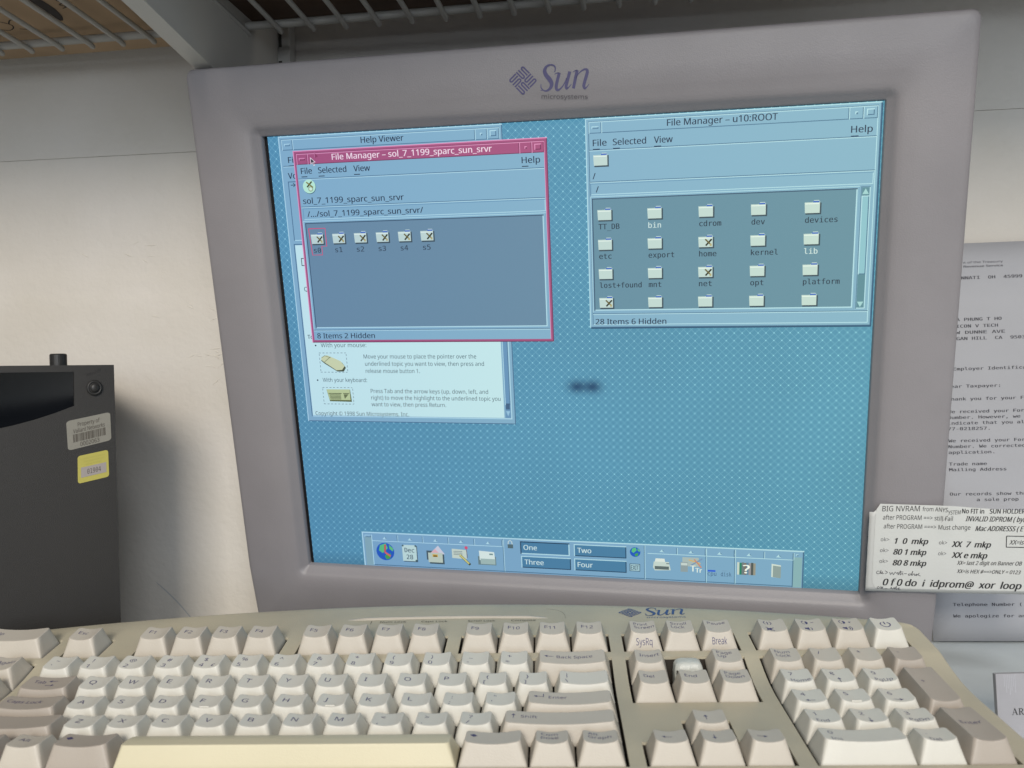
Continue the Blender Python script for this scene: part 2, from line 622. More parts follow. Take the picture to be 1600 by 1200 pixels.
class Scr(MB):
    """draws in display pixels; each call names its layer"""

    def r(self, u0, v0, u1, v1, layer, c):
        v1 = min(v1, 1024)
        v0 = max(v0, 0)
        a, b = S(u0, v1), S(u1, v0)
        self.rect(a[0], a[1], b[0], b[1], 0.04 + layer * 0.05, glow(c))

    def p(self, pts, layer, c):
        q = [(*S(u, v), 0.04 + layer * 0.05) for u, v in pts]
        self.poly(q[::-1], glow(c))

    def bevel(self, u0, v0, u1, v1, w, layer, hi, lo):
        self.r(u0, v0, u1, v0 + w, layer, hi)
        self.r(u0, v0 + w, u0 + w, v1, layer, hi)
        self.r(u0 + w, v1 - w, u1, v1, layer, lo)
        self.r(u1 - w, v0 + w, u1, v1 - w, layer, lo)

    def t(self, s, u, v, size, layer, c, width=None, fnt=None, bold=None, align='L'):
        bold = (0.011 if size > 14 else 0.0) if bold is None else bold
        x, y = S(u, v)
        self.text(s, x, y, 0.04 + layer * 0.05, size * PX, glow(c), fnt, width * PX if width else None, bold, 0, align)

    def disc(self, u, v, r, layer, c, n=24, ry=None):
        self.p([(u + r * math.cos(2 * math.pi * k / n), v + (ry or r) * math.sin(2 * math.pi * k / n)) for k in range(n)], layer, c)

    def line(self, pts, w, layer, c):
        stroke(self, [S(*p) for p in pts], [w * PX] * len(pts), glow(c), 0.04 + layer * 0.05, None, 1)

    def folder(self, u, v, layer, cross=False):
        self.p([(u + 3, v + 5), (u + 32, v + 5), (u + 32, v + 28), (u + 2, v + 28)], layer, (58, 78, 92))
        self.p([(u, v + 4), (u + 15, v + 4), (u + 18, v), (u + 27, v), (u + 29, v + 3), (u + 29, v + 25), (u + 1, v + 25)], layer + 0.25, (190, 214, 216))
        self.r(u + 16, v + 1.5, u + 28, v + 4.5, layer + 0.5, (60, 104, 196))
        self.r(u + 1, v + 6, u + 28, v + 7.6, layer + 0.5, (226, 242, 242))
        if cross:
            self.line([(u + 15, v + 22), (u + 27, v + 9)], 3.4, layer + 0.6, (40, 46, 30))
            self.line([(u + 14, v + 9), (u + 26, v + 21)], 3.0, layer + 0.7, (104, 96, 50))
            self.r(u + 23, v + 18, u + 27, v + 23, layer + 0.8, (176, 168, 120))


def win_frame(s, u0, v0, u1, v1, layer, c, hi, lo, title, tcol, t0, t1, bt=28):
    s.r(u0, v0, u1, v1, layer, c)
    s.bevel(u0, v0, u1, v1, 2, layer + 0.3, hi, lo)
    s.bevel(u0 + 6, v0 + 6, u1 - 6, v1 - 6, 1.4, layer + 0.3, lo, hi)
    # title bar buttons
    s.bevel(u0 + 7, v0 + 7, u0 + 33, v0 + bt + 2, 1.5, layer + 0.5, hi, lo)
    s.bevel(u0 + 13, v0 + 16, u0 + 27, v0 + 21, 1.4, layer + 0.6, hi, lo)
    s.bevel(u0 + 33, v0 + 7, u1 - 59, v0 + bt + 2, 1.5, layer + 0.5, hi, lo)
    s.bevel(u1 - 59, v0 + 7, u1 - 33, v0 + bt + 2, 1.5, layer + 0.5, hi, lo)
    s.bevel(u1 - 48, v0 + 16, u1 - 43, v0 + 21, 1.6, layer + 0.6, hi, lo)
    s.bevel(u1 - 33, v0 + 7, u1 - 7, v0 + bt + 2, 1.5, layer + 0.5, hi, lo)
    s.bevel(u1 - 27, v0 + 12, u1 - 13, v0 + bt - 4, 1.8, layer + 0.6, hi, lo)
    s.t(title, t0, v0 + 23, 17.5, layer + 0.8, tcol, t1 - t0)


def menus(s, items, y, layer, ulen):
    for txt, u0, u1 in items:
        s.t(txt, u0, y, 17.5, layer, TX, u1 - u0)
        s.r(u0, y + 5.5, u0 + ulen, y + 7.3, layer, TX)


# help window, at the back
s = Scr()
win_frame(s, 25, 1, 532, 655, 1, BG, HI, LO, "Help Viewer", TX, 218, 315)
s.r(31, 30, 526, 649, 1.35, BG)
menus(s, [("File", 44, 73)], 58, 2, 13)
s.r(31, 64, 526, 65.6, 2, LO)
s.r(31, 65.6, 526, 67, 2, HI)
s.t("Volumes", 40, 92, 17.5, 2, TX)
s.bevel(38, 98, 520, 229, 1.8, 2, LO, HI)
s.line([(44, 106), (54, 106)], 1.6, 2, TX)
s.line([(50, 102), (55, 106), (50, 110)], 1.6, 2, TX)
s.bevel(36, 236, 524, 643, 2, 2, LO, HI)
s.r(39, 239, 506, 640, 2.2, WHITE)
s.r(509, 239, 521, 640, 2.2, (104, 150, 192))
s.bevel(509, 239, 521, 610, 1.4, 2.4, HI, LO)
s.r(510.5, 606, 519.5, 620, 2.5, (66, 100, 136))
s.p([(510, 624), (520, 624), (515, 636)], 2.5, (150, 196, 226))
s.bevel(50, 268, 62, 286, 1.8, 2.4, (70, 84, 96), (70, 84, 96))
s.t("Q", 50, 344, 14, 2.4, TX)
HT = (66, 88, 104)
s.t("To choose a topic", 46, 455, 13, 2.4, TX, bold=0.01)
for (txt, u, v, w) in (("With your mouse:", 77, 475, 112), ("Move your mouse to place the pointer over the", 180, 502, 268), ("underlined topic you want to view, then press and", 182, 519, 283),
                       ("release mouse button 1.", 182, 536, 131), ("With your keyboard:", 73, 558, 110), ("Press Tab and the arrow keys (up, down, left, and", 190, 584, 281),
                       ("right) to move the highlight to the underlined topic you", 190, 600, 309), ("want to view, then press Return.", 189, 616, 181), ("Copyright \u00a9 1998 Sun Microsystems, Inc.", 46, 639.5, 233)):
    s.t(txt, u, v, 13.2, 2.4, HT, w)
s.disc(64, 471, 2, 2.4, TX, 8)
s.disc(60, 554, 2, 2.4, TX, 8)


def dashbox(u0, v0, u1, v1):
    u = u0
    while u < u1:
        s.r(u, v0, min(u + 5, u1), v0 + 1.3, 2.4, (110, 132, 150))
        s.r(u, v1, min(u + 5, u1), v1 + 1.3, 2.4, (110, 132, 150))
        u += 9
    v = v0 + 3
    while v < v1:
        s.r(u0, v, u0 + 1.3, min(v + 5, v1), 2.4, (110, 132, 150))
        s.r(u1, v, u1 + 1.3, min(v + 5, v1), 2.4, (110, 132, 150))
        v += 9


dashbox(70, 488, 137, 534)
dashbox(70, 571, 145, 611)
s.p([(76, 500), (92, 496), (126, 512), (134, 524), (128, 533), (112, 533), (82, 514), (74, 507)], 2.4, (70, 82, 66))
s.p([(76, 498), (90, 494), (122, 508), (131, 520), (124, 529), (110, 530), (82, 511), (74, 505)], 2.6, (204, 214, 178))
s.line([(82, 510), (98, 498)], 1.2, 2.8, (110, 120, 96))
s.line([(76, 500), (84, 495), (98, 500)], 1.2, 2.8, (110, 120, 96))
s.p([(80, 577), (139, 577), (141, 606), (86, 605)], 2.4, (86, 98, 60))
s.p([(80, 576), (138, 576), (138, 602), (86, 602)], 2.6, (188, 204, 158))
s.r(84, 585, 117, 587, 2.8, (92, 104, 74))
for k in range(4):
    s.r(86 + k * 0.6, 588.5 + k * 3.3, 115, 590.4 + k * 3.3, 2.8, (104, 116, 84))
s.r(121, 585, 136, 587, 2.8, (92, 104, 74))
s.p([(122, 588), (134, 588), (124, 599)], 2.8, (104, 116, 84))
s.build("help_window", screen)

# front file window with the crimson frame
s = Scr()
win_frame(s, 57, 33, 626, 464, 4, PINK, PHI, PLO, "File Manager \u2013 sol_7_1199_sparc_sun_srvr", (244, 222, 240), 148, 508)
s.r(63, 63, 619, 458, 4.6, BG)
menus(s, [("File", 72, 98), ("Selected", 113, 179), ("View", 196, 234), ("Help", 571, 610)], 83, 5, 14)
for y in (93, 154, 434):
    s.r(64, y, 618, y + 1.5, 5, LO)
    s.r(64, y + 1.5, 618, y + 3, 5, HI)
s.disc(89, 112, 15, 5, (70, 106, 126), 28)
s.disc(88, 110.5, 15, 5.2, (186, 236, 218), 28)
s.disc(91, 116, 6, 5.4, (150, 180, 150), 16)
s.disc(91, 116, 3.6, 5.6, (214, 240, 224), 16)
s.line([(83, 112), (95, 100)], 3.4, 5.8, (70, 74, 30))
s.line([(82, 101), (97, 113)], 2.8, 5.9, (128, 120, 56))
s.t("sol_7_1199_sparc_sun_srvr", 70, 148, 17.5, 5, TX, 236)
s.bevel(67, 158, 618, 183, 1.4, 5, (104, 150, 188), HI)
s.t("/.../sol_7_1199_sparc_sun_srvr/", 77, 177, 17, 5, TX, 271)
s.bevel(64, 186, 618, 433, 1.2, 5, HI, (120, 164, 200))
s.r(69, 190, 613, 430, 5, GREY)
s.bevel(69, 190, 613, 430, 2.2, 5.3, (58, 86, 114), HI)
for k in range(6):
    s.folder(80 + k * 51.6, 212, 5.5, True)
    s.t("s%d" % k, 84 + k * 51.6, 257, 15.5, 5.5, (48, 66, 88), 17, F_MONO)
for a in ([(76, 203), (116, 203), (116, 243), (104, 243), (104, 262), (80, 262), (76, 203)],):
    s.line(a, 2.2, 6.4, (206, 84, 128))
s.t("8 Items 2 Hidden", 71, 454, 16.5, 5, TX, 141)
s.build("file_window", screen)

# file window at the right
s = Scr()
win_frame(s, 706, 1, 1275, 434, 1, BG, HI, LO, "File Manager \u2013 u10:ROOT", TX, 871, 1084)
s.r(1275, 3, 1276.5, 436, 1, (44, 82, 116))
s.r(708, 434, 1276.5, 436.5, 1, (44, 82, 116))
menus(s, [("File", 721, 749), ("Selected", 762, 829), ("View", 845, 882), ("Help", 1221, 1260)], 56, 2, 14)
for y in (63, 127, 403):
    s.r(713, y, 1268, y + 1.5, 2, LO)
    s.r(713, y + 1.5, 1268, y + 3, 2, HI)
s.folder(721, 70, 2)
s.t("/", 719, 122, 17, 2, TX)
s.bevel(714, 131, 1266, 154, 1.4, 2, (104, 150, 188), HI)
s.t("/", 725, 149, 17, 2, TX)
s.bevel(713, 157, 1242, 401, 1.2, 2, HI, (120, 164, 200))
s.r(716, 161, 1238, 397, 2, (101, 142, 166))
s.bevel(716, 161, 1238, 397, 2.2, 2.3, (58, 86, 114), HI)
s.bevel(1244, 158, 1262, 399, 1.6, 2, (90, 130, 164), HI)
s.r(1246, 160, 1260, 397, 2.2, (92, 138, 158))
s.p([(1253, 162), (1259, 173), (1247, 173)], 2.5, (158, 206, 218))
s.p([(1253, 396), (1259, 385), (1247, 385)], 2.5, (158, 206, 218))
s.r(1246, 176, 1260, 330, 2.4, (138, 190, 212))
s.bevel(1246, 176, 1260, 330, 1.6, 2.6, HI, LO)
names = [["TT_DB", "bin", "cdrom", "dev", "devices"], ["etc", "export", "home", "kernel", "lib"], ["lost+found", "mnt", "net", "opt", "platform"], [None] * 5]
crossed = {(1, 2), (2, 2), (3, 0)}
for j in range(4):
    for i in range(5):
        u, v = 727 + i * 103.2, 181 + j * 61.6
        s.folder(u, v, 2.5, (j, i) in crossed)
        if names[j][i]:
            n = names[j][i]
            light = n in ("bin", "lib")
            s.t(n, u + 2, v + 44, 15.5, 2.5, (198, 222, 230) if light else (36, 52, 70), len(n) * 8.9 - 1, F_MONO)
s.t("28 Items 6 Hidden", 718, 427, 16.5, 2, TX, 150)
s.build("file_window", screen)

# task panel along the bottom
s = Scr()
PB = (124, 169, 207)
s.r(134, 934, 1164, 1024, 1, PB)
s.bevel(134, 934, 1164, 1030, 3, 1.3, HI, LO)
s.r(140, 946, 158, 1022, 1.3, (134, 172, 190))
s.r(1142, 950, 1160, 1022, 1.3, (134, 176, 190))
s.bevel(141, 942, 157, 948, 1.4, 1.6, HI, LO)
s.bevel(1147, 943, 1152, 947, 1.4, 1.6, HI, LO)
s.r(158, 941, 160, 1020, 1.5, HI)
s.r(1140, 941, 1142, 1022, 1.5, LO)
cells = [(160, 225), (225, 289), (289, 353), (353, 417), (417, 485), (824, 890), (890, 953), (953, 1016), (1016, 1080), (1080, 1142)]
for a, b in cells:
    s.r(a, 956, b, 957.6, 1.5, HI)
    s.r(b - 1.6, 940, b - 0.2, 956, 1.5, LO)
    s.r(b, 940, b + 1.4, 956, 1.5, HI)
    c = (a + b) / 2
    s.p([(c - 6, 952), (c + 6, 952), (c, 945)], 1.6, HI)
    s.p([(c + 6, 952), (c, 945), (c + 1, 950)], 1.7, (96, 140, 176))
for u in (486, 816, 953, 1016):
    s.r(u, 938, u + 1.5, 1022, 1.5, LO)
    s.r(u + 1.5, 938, u + 3, 1022, 1.5, HI)
s.r(160, 1019, 1140, 1021, 1.5, LO)


def globe(u, v, r, hand):
    s.disc(u, v, r, 2, (34, 92, 196))
    s.p([(u - r * .55, v - r * .7), (u + r * .1, v - r * .95), (u + r * .3, v - r * .4), (u - r * .1, v), (u - r * .3, v + r * .2), (u - r * .7, v - r * .1)], 2.3, (92, 190, 136))
    s.p([(u + r * .1, v + r * .3), (u + r * .6, v + r * .2), (u + r * .5, v + r * .75), (u + r * .1, v + r * .9), (u - r * .1, v + r * .55)], 2.3, (70, 160, 84))
    s.p([(u + r * .45, v - r * .8), (u + r * .9, v - r * .4), (u + r * .85, v - r * .05), (u + r * .5, v - r * .3)], 2.3, (96, 190, 130))
    if hand:
        s.line([(u + 1, v - r * .8), (u - 1, v + 2)], 4.6, 2.6, (196, 84, 96))
        s.line([(u - 1, v + 2), (u + r * .55, v + r * .5)], 4.6, 2.7, (210, 104, 104))


globe(191, 984, 23, True)
s.r(237, 966, 273, 1008, 2, (60, 82, 100))
s.r(235, 964, 271, 1006, 2.2, (190, 220, 224))
s.t("Dec", 253, 983, 16, 2.5, (52, 78, 104), 24, F_MONO, align='C')
s.t("28", 253, 1001, 16, 2.5, (52, 78, 104), 16, F_MONO, align='C')
for (a, b) in ((237, 966), (269, 966), (269, 1004)):
    s.disc(a, b, 2.4, 2.5, (58, 90, 98), 8)
s.r(296, 976, 312, 1000, 2, (70, 92, 106))
s.p([(306, 982), (326, 962), (342, 984)], 2.2, (204, 206, 226))
s.p([(306, 982), (318, 971), (330, 984)], 2.4, (222, 178, 190))
s.r(303, 984, 340, 1010, 2.5, (70, 90, 100))
s.r(300, 981, 336, 1006, 2.7, (188, 204, 196))
s.r(311, 985, 324, 992, 2.9, (208, 170, 70))
s.r(313, 988, 322, 991, 3.0, (60, 60, 48))
s.p([(360, 968), (396, 970), (396, 994), (360, 992)], 2, (198, 214, 208))
for k in range(3):
    s.r(364, 974 + k * 4, 386, 975.4 + k * 4, 2.3, (110, 128, 140))
s.line([(396, 966), (398, 990)], 1.5, 2.4, (110, 90, 110))
s.disc(396, 964, 4, 2.6, (214, 84, 120), 12)
s.line([(380, 984), (404, 1008)], 6, 2.7, (70, 78, 58))
s.line([(379, 983), (401, 1005)], 4, 2.9, (206, 204, 132))
s.r(424, 984, 468, 1006, 2, (104, 130, 140))
s.p([(427, 970), (464, 972), (466, 996), (428, 994)], 2.2, (216, 234, 236))
s.r(430, 990, 466, 1004, 2.4, (160, 186, 188))
s.r(452, 976, 461, 980, 2.5, (120, 150, 156))
# centre block
s.line([(499, 950), (500, 943), (504, 940), (508, 943), (509, 950)], 2, 2, (200, 218, 222))
s.r(498, 950, 511, 960, 2.2, (84, 108, 118))
SW = (74, 128, 170)
for (a, b, c, d, txt, on) in ((528, 941, 645, 973, "One", True), (655, 942, 776, 972, "Two", False), (529, 978, 647, 1008, "Three", False), (655, 978, 776, 1008, "Four", False)):
    s.r(a, b, c, d, 2, SW)
    if on:
        s.bevel(a, b, c, d, 2.6, 2.3, (34, 66, 96), HI)
    else:
        s.bevel(a, b, c, d, 2.2, 2.3, HI, (38, 72, 102))
    s.t(txt, a + 8, b + 21, 17, 2.5, (204, 230, 240))
globe(796, 955, 12, False)
s.r(783, 984, 807, 1003, 2, (62, 90, 110))
s.r(784.5, 985.5, 805.5, 1001.5, 2.2, (166, 204, 222))
s.t("EXIT", 795, 999, 15, 2.5, (40, 62, 80), 18, align='C', bold=0.01)
# printer
s.p([(842, 968), (862, 968), (864, 978), (840, 978)], 2, (220, 232, 232))
s.p([(838, 976), (872, 976), (876, 996), (840, 998), (836, 990)], 2.2, (196, 214, 214))
s.r(840, 987, 872, 995, 2.4, (92, 108, 112))
s.r(866, 979, 873, 981, 2.5, (90, 110, 116))
# tools
s.r(902, 962, 938, 984, 2, (168, 186, 190))
s.line([(916, 968), (942, 976)], 3, 2.3, (208, 180, 120))
s.line([(920, 982), (946, 964)], 3, 2.4, (120, 150, 190))
s.line([(928, 966), (944, 986)], 3, 2.5, (196, 140, 120))
s.r(898, 974, 914, 998, 2.6, (142, 160, 170))
s.r(899, 976, 913, 982, 2.8, (196, 212, 216))
s.t("T", 920, 996, 20, 2.9, (226, 240, 240), bold=0.02)
s.t("Tr", 931, 998, 15, 2.9, (226, 240, 240), bold=0.02)
# load meters
s.r(958, 990, 975, 994.5, 2, (52, 98, 220))
s.t("cpu", 958, 1004, 14, 2, (60, 92, 132), 19, F_MONO)
s.t("disk", 987, 1004, 14, 2, (60, 92, 132), 23, F_MONO)
s.r(989, 990, 1001, 991.3, 2, (120, 160, 196))
# books with question mark
for k, c in enumerate(((196, 212, 210), (44, 130, 108), (110, 124, 132), (120, 112, 108), (92, 132, 164), (150, 150, 160), (80, 90, 92), (150, 150, 140))):
    s.r(1022 + k * 5, 968 + (k % 2), 1027 + k * 5, 998, 2, c)
s.t("?", 1042, 994, 28, 2.4, (236, 246, 246), 13, align='C', bold=0.03)
# bin
s.p([(1096, 968), (1116, 971), (1116, 1002), (1096, 1000)], 2, (206, 222, 222))
s.p([(1099, 972), (1116, 974), (1116, 1002), (1099, 1000)], 2.2, (140, 160, 164))
s.build("task_panel", screen)

# mouse pointer and its faint ghost
s = Scr()
s.p([(97, 48), (97, 64), (101, 60.5), (104, 67), (107, 65.5), (104, 59.5), (109, 59)], 8, (236, 226, 240))
s.p([(98.3, 51), (98.3, 61.5), (101.4, 58.7), (104.4, 65), (105.6, 64.4), (102.8, 58.2), (106.5, 58)], 8.3, (22, 20, 40))
s.line([(108, 38), (108, 49)], 0.9, 8.0, (198, 124, 170))
s.p([(109, 40), (109, 50), (116, 47)], 8.0, (142, 62, 104))
s.build("mouse_pointer", screen)

# ------------------------------------------------------------------ keyboard
U = 19.05
M_kb = frame((0.99911, -0.042, -0.00292), (0.0421, 0.99659, 0.07092), (-0.00007, -0.07098, 0.99748), (-0.0305, 0.44634, -0.14421))
kbd = empty("keyboard", M_kb, "yellowed beige computer keyboard with one keycap missing, in front of the monitor", "keyboard")
m_case = mat("case_plastic", (0.48, 0.43, 0.315), 0.45, 0.4, bump=0.22, bscale=1400, var=0.12, vscale=18, var2=(0.385, 0.355, 0.275))
m_keyw = mat("key_white", (0.62, 0.60, 0.535), 0.42, 0.42, bump=0.12, bscale=1600, var=0.06, vscale=30)
m_keyb = mat("key_beige", (0.52, 0.475, 0.405), 0.42, 0.42, bump=0.12, bscale=1600, var=0.07, vscale=30)
m_keyp = mat("key_rosy", (0.40, 0.352, 0.30), 0.42, 0.42, bump=0.12, bscale=1600, var=0.07, vscale=30)
m_keyy = mat("key_yellowed", (0.62, 0.565, 0.40), 0.42, 0.42, bump=0.12, bscale=1600, var=0.07, vscale=12)
m_leg = mat("legend_ink", (0.055, 0.05, 0.14), 0.55)
m_dark = mat("key_well", (0.030, 0.024, 0.018), 0.7)
m_ink2 = mat("case_ink", (0.05, 0.045, 0.04), 0.6)

_prof = [(-70, 12.6), (-36, 10.3), (-22, 9.3), (0, 7.2), (4, 6.4), (9, 4.9), (16, 3.0), (25, 1.1), (34, 0.2), (42, 0.0), (130, 0.0)]


def zs(yf):
    """height of the case above the key plane; yf = mm towards the user"""
    for (a, za), (b, zb) in zip(_prof, _prof[1:]):
        if yf <= b:
            t = (yf - a) / (b - a)
            return za + (zb - za) * t
    return 0.0


def X(u):
    return (u - 11) * U


def rowy(r):
    return 0.0 if r == 0 else (r + 0.3) * U


# key list: (row, u0, width, depth rows, legend spec, colour)
K = []


def key(r, u, w, legend, c, d=1.0):
    K.append((r, u, w, d, legend, c))


Wc, Bc, Pc, Yc = m_keyw, m_keyb, m_keyp, m_keyy
key(0, -2.53, 2, [("Help", 'm')], Bc)
key(0, 0, 1, [("Esc", 'm')], Bc)
for i in range(4):
    key(0, 2 + i, 1, [("F%d" % (1 + i), 'f')], Bc)
    key(0, 6.53 + i, 1, [("F%d" % (5 + i), 'f')], Bc)
    key(0, 11 + i, 1, [("F%d" % (9 + i), 'f')], Bc)
for i, t in enumerate((["Print", "Screen"], ["Scroll", "Lock"], ["Pause"])):
    key(0, 15.45 + i, 1, [("\n".join(t), 's')] + ([("SysRq", 'front')] if i == 0 else [("Break", 'front')] if i == 2 else []), Bc)
for i, t in enumerate(("mute", "vdn", "vup")):
    key(0, 18.93 + i, 1, [(t, 'icon')], Bc)
key(0, 21.93, 1, [("power", 'icon')], Wc)
for r, (a, b) in enumerate((("Stop", "Again"), ("Props", "Undo"), ("Front", "Copy"), ("Open", "Paste"), ("Find", "Cut"))):
    for i, t in enumerate((a, b)):
        if i == 1 and r < 2:
            key(r + 1, -2.53 + i, 1, [(t, 'm')], Bc)
for i, (a, b) in enumerate(zip("~!@#$%^&*()_+", "`1234567890-=")):
    key(1, i, 1, [(a, 'up'), (b, 'lo')] + ([("\u20ac", 'lor')] if b == '4' else []), Wc)
key(1, 13, 2, [("Back Space", 'arrm')], Bc)
key(2, 0, 1.5, [("Tab", 'tab')], Pc)
for i, a in enumerate("QWERTYUIOP"):
    key(2, 1.5 + i, 1, [(a, 'c')], Wc)
key(2, 11.5, 1, [("{", 'up'), ("[", 'lo')], Wc)
key(2, 12.5, 1, [("}", 'up'), ("]", 'lo')], Wc)
key(2, 13.5, 1.5, [("|", 'up'), ("\\", 'lo')], Wc)
key(3, 0, 1.75, [("Caps Lock", 'm')], Pc)
for i, a in enumerate("ASDFGHJKL"):
    key(3, 1.75 + i, 1, [(a, 'c')] + ([("", 'nub')] if a in "FJ" else []), Wc)
key(3, 10.75, 1, [(":", 'up'), (";", 'lo')], Wc)
key(3, 11.75, 1, [('"', 'up'), ("'", 'lo')], Wc)
key(3, 12.75, 2.25, [("Enter", 'ent')], Bc)
key(4, 0, 2.25, [("Shift", 'm')], Pc)
for i, a in enumerate("ZXCVBNM"):
    key(4, 2.25 + i, 1, [(a, 'c')], Wc)
for i, (a, b) in enumerate((("<", ","), (">", "."), ("?", "/"))):
    key(4, 9.25 + i, 1, [(a, 'up'), (b, 'lo')], Wc)
key(4, 12.25, 2.75, [("Shift", 'sh')], Bc)
key(5, 0, 1.55, [("Control", 'm')], Pc)
key(5, 1.55, 1.05, [("Alt", 'm')], Bc)
key(5, 2.6, 1.48, [("dia", 'icon')], Pc)
key(5, 4.08, 7.37, [], Yc)
key(5, 11.45, 1.5, [("dia", 'icon')], Bc)
key(5, 12.95, 1, [("Com\npose", 's')], Bc)
key(5, 13.95, 1.05, [("Alt\nGraph", 's')], Bc)
key(1, 15.45, 1, [("Insert", 'm')], Bc)
key(1, 17.45, 1, [("Page\nUp", 's')], Bc)
key(2, 15.45, 1, [("Del", 'm')], Bc)
key(2, 16.45, 1, [("End", 'm')], Bc)
key(2, 17.45, 1, [("Page\nDown", 's')], Bc)
key(4, 16.45, 1, [("au", 'icon')], Bc)
for i, t in enumerate(("al", "ad", "ar")):
    key(5, 15.45 + i, 1, [(t, 'icon')], Bc)
key(1, 18.93, 1, [("Num\nLock", 's')], Bc)
for i, t in enumerate(("/", "*", "-")):
    key(1, 19.93 + i, 1, [(t, 'up')], Pc if i == 2 else Bc)
for r, row in ((2, (("7", "Home"), ("8", "au"), ("9", "PgUp"))), (3, (("4", "al"), ("5", ""), ("6", "ar"))), (4, (("1", "End"), ("2", "ad"), ("3", "PgDn")))):
    for i, (a, b) in enumerate(row):
        L = [(a, 'up')]
        if b in ("au", "al", "ar", "ad"):
            L.append((b, 'icon2'))
        elif b:
            L.append((b, 'lom'))
        if a == "5":
            L.append(("", 'nub'))
        key(r, 18.93 + i, 1, L, Wc)
key(3, 21.93, 1, [("+", 'up')], Pc, 2)
key(5, 21.93, 1, [("Enter", 'm')], Pc, 2)
key(5, 18.93, 2, [("0", 'up'), ("Ins", 'lom')], Wc)
key(5, 20.93, 1, [(".", 'up'), ("Del", 'lom')], Wc)

TOPZ = {0: (15.0, 16.8), 1: (9.3, 10.8), 2: (7.2, 8.1), 3: (6.3, 6.5), 4: (6.4, 6.1), 5: (7.6, 6.5)}


def kloop(x0, x1, y0, y1, r, side=5, n=3):
    return rrect(x0, y0, x1, y1, r, n, side)


def arrow(mb, zf, x, y, ang, L, m, head=1.5):
    c, sn = math.cos(ang), math.sin(ang)
    T = lambda a, b: (x + c * a - sn * b, y + sn * a + c * b)
    for P in ([(L / 2, 0), (L / 2 - head, head * .62), (L / 2 - head, -head * .62)], [(L / 2 - head, .16), (-L / 2, .16), (-L / 2, -.16), (L / 2 - head, -.16)]):
        q = [T(*p) for p in P]
        mb.poly([(a, b, zf(a, b)) for a, b in q], m)


def arc(mb, zf, x, y, r, a0, a1, w, m, sy=1.0):
    n = 14
    pts = [(x + r * math.cos(rad(a0 + (a1 - a0) * k / n)), y + sy * r * math.sin(rad(a0 + (a1 - a0) * k / n))) for k in range(n + 1)]
    stroke(mb, pts, [w] * len(pts), m, zf, None, 1)


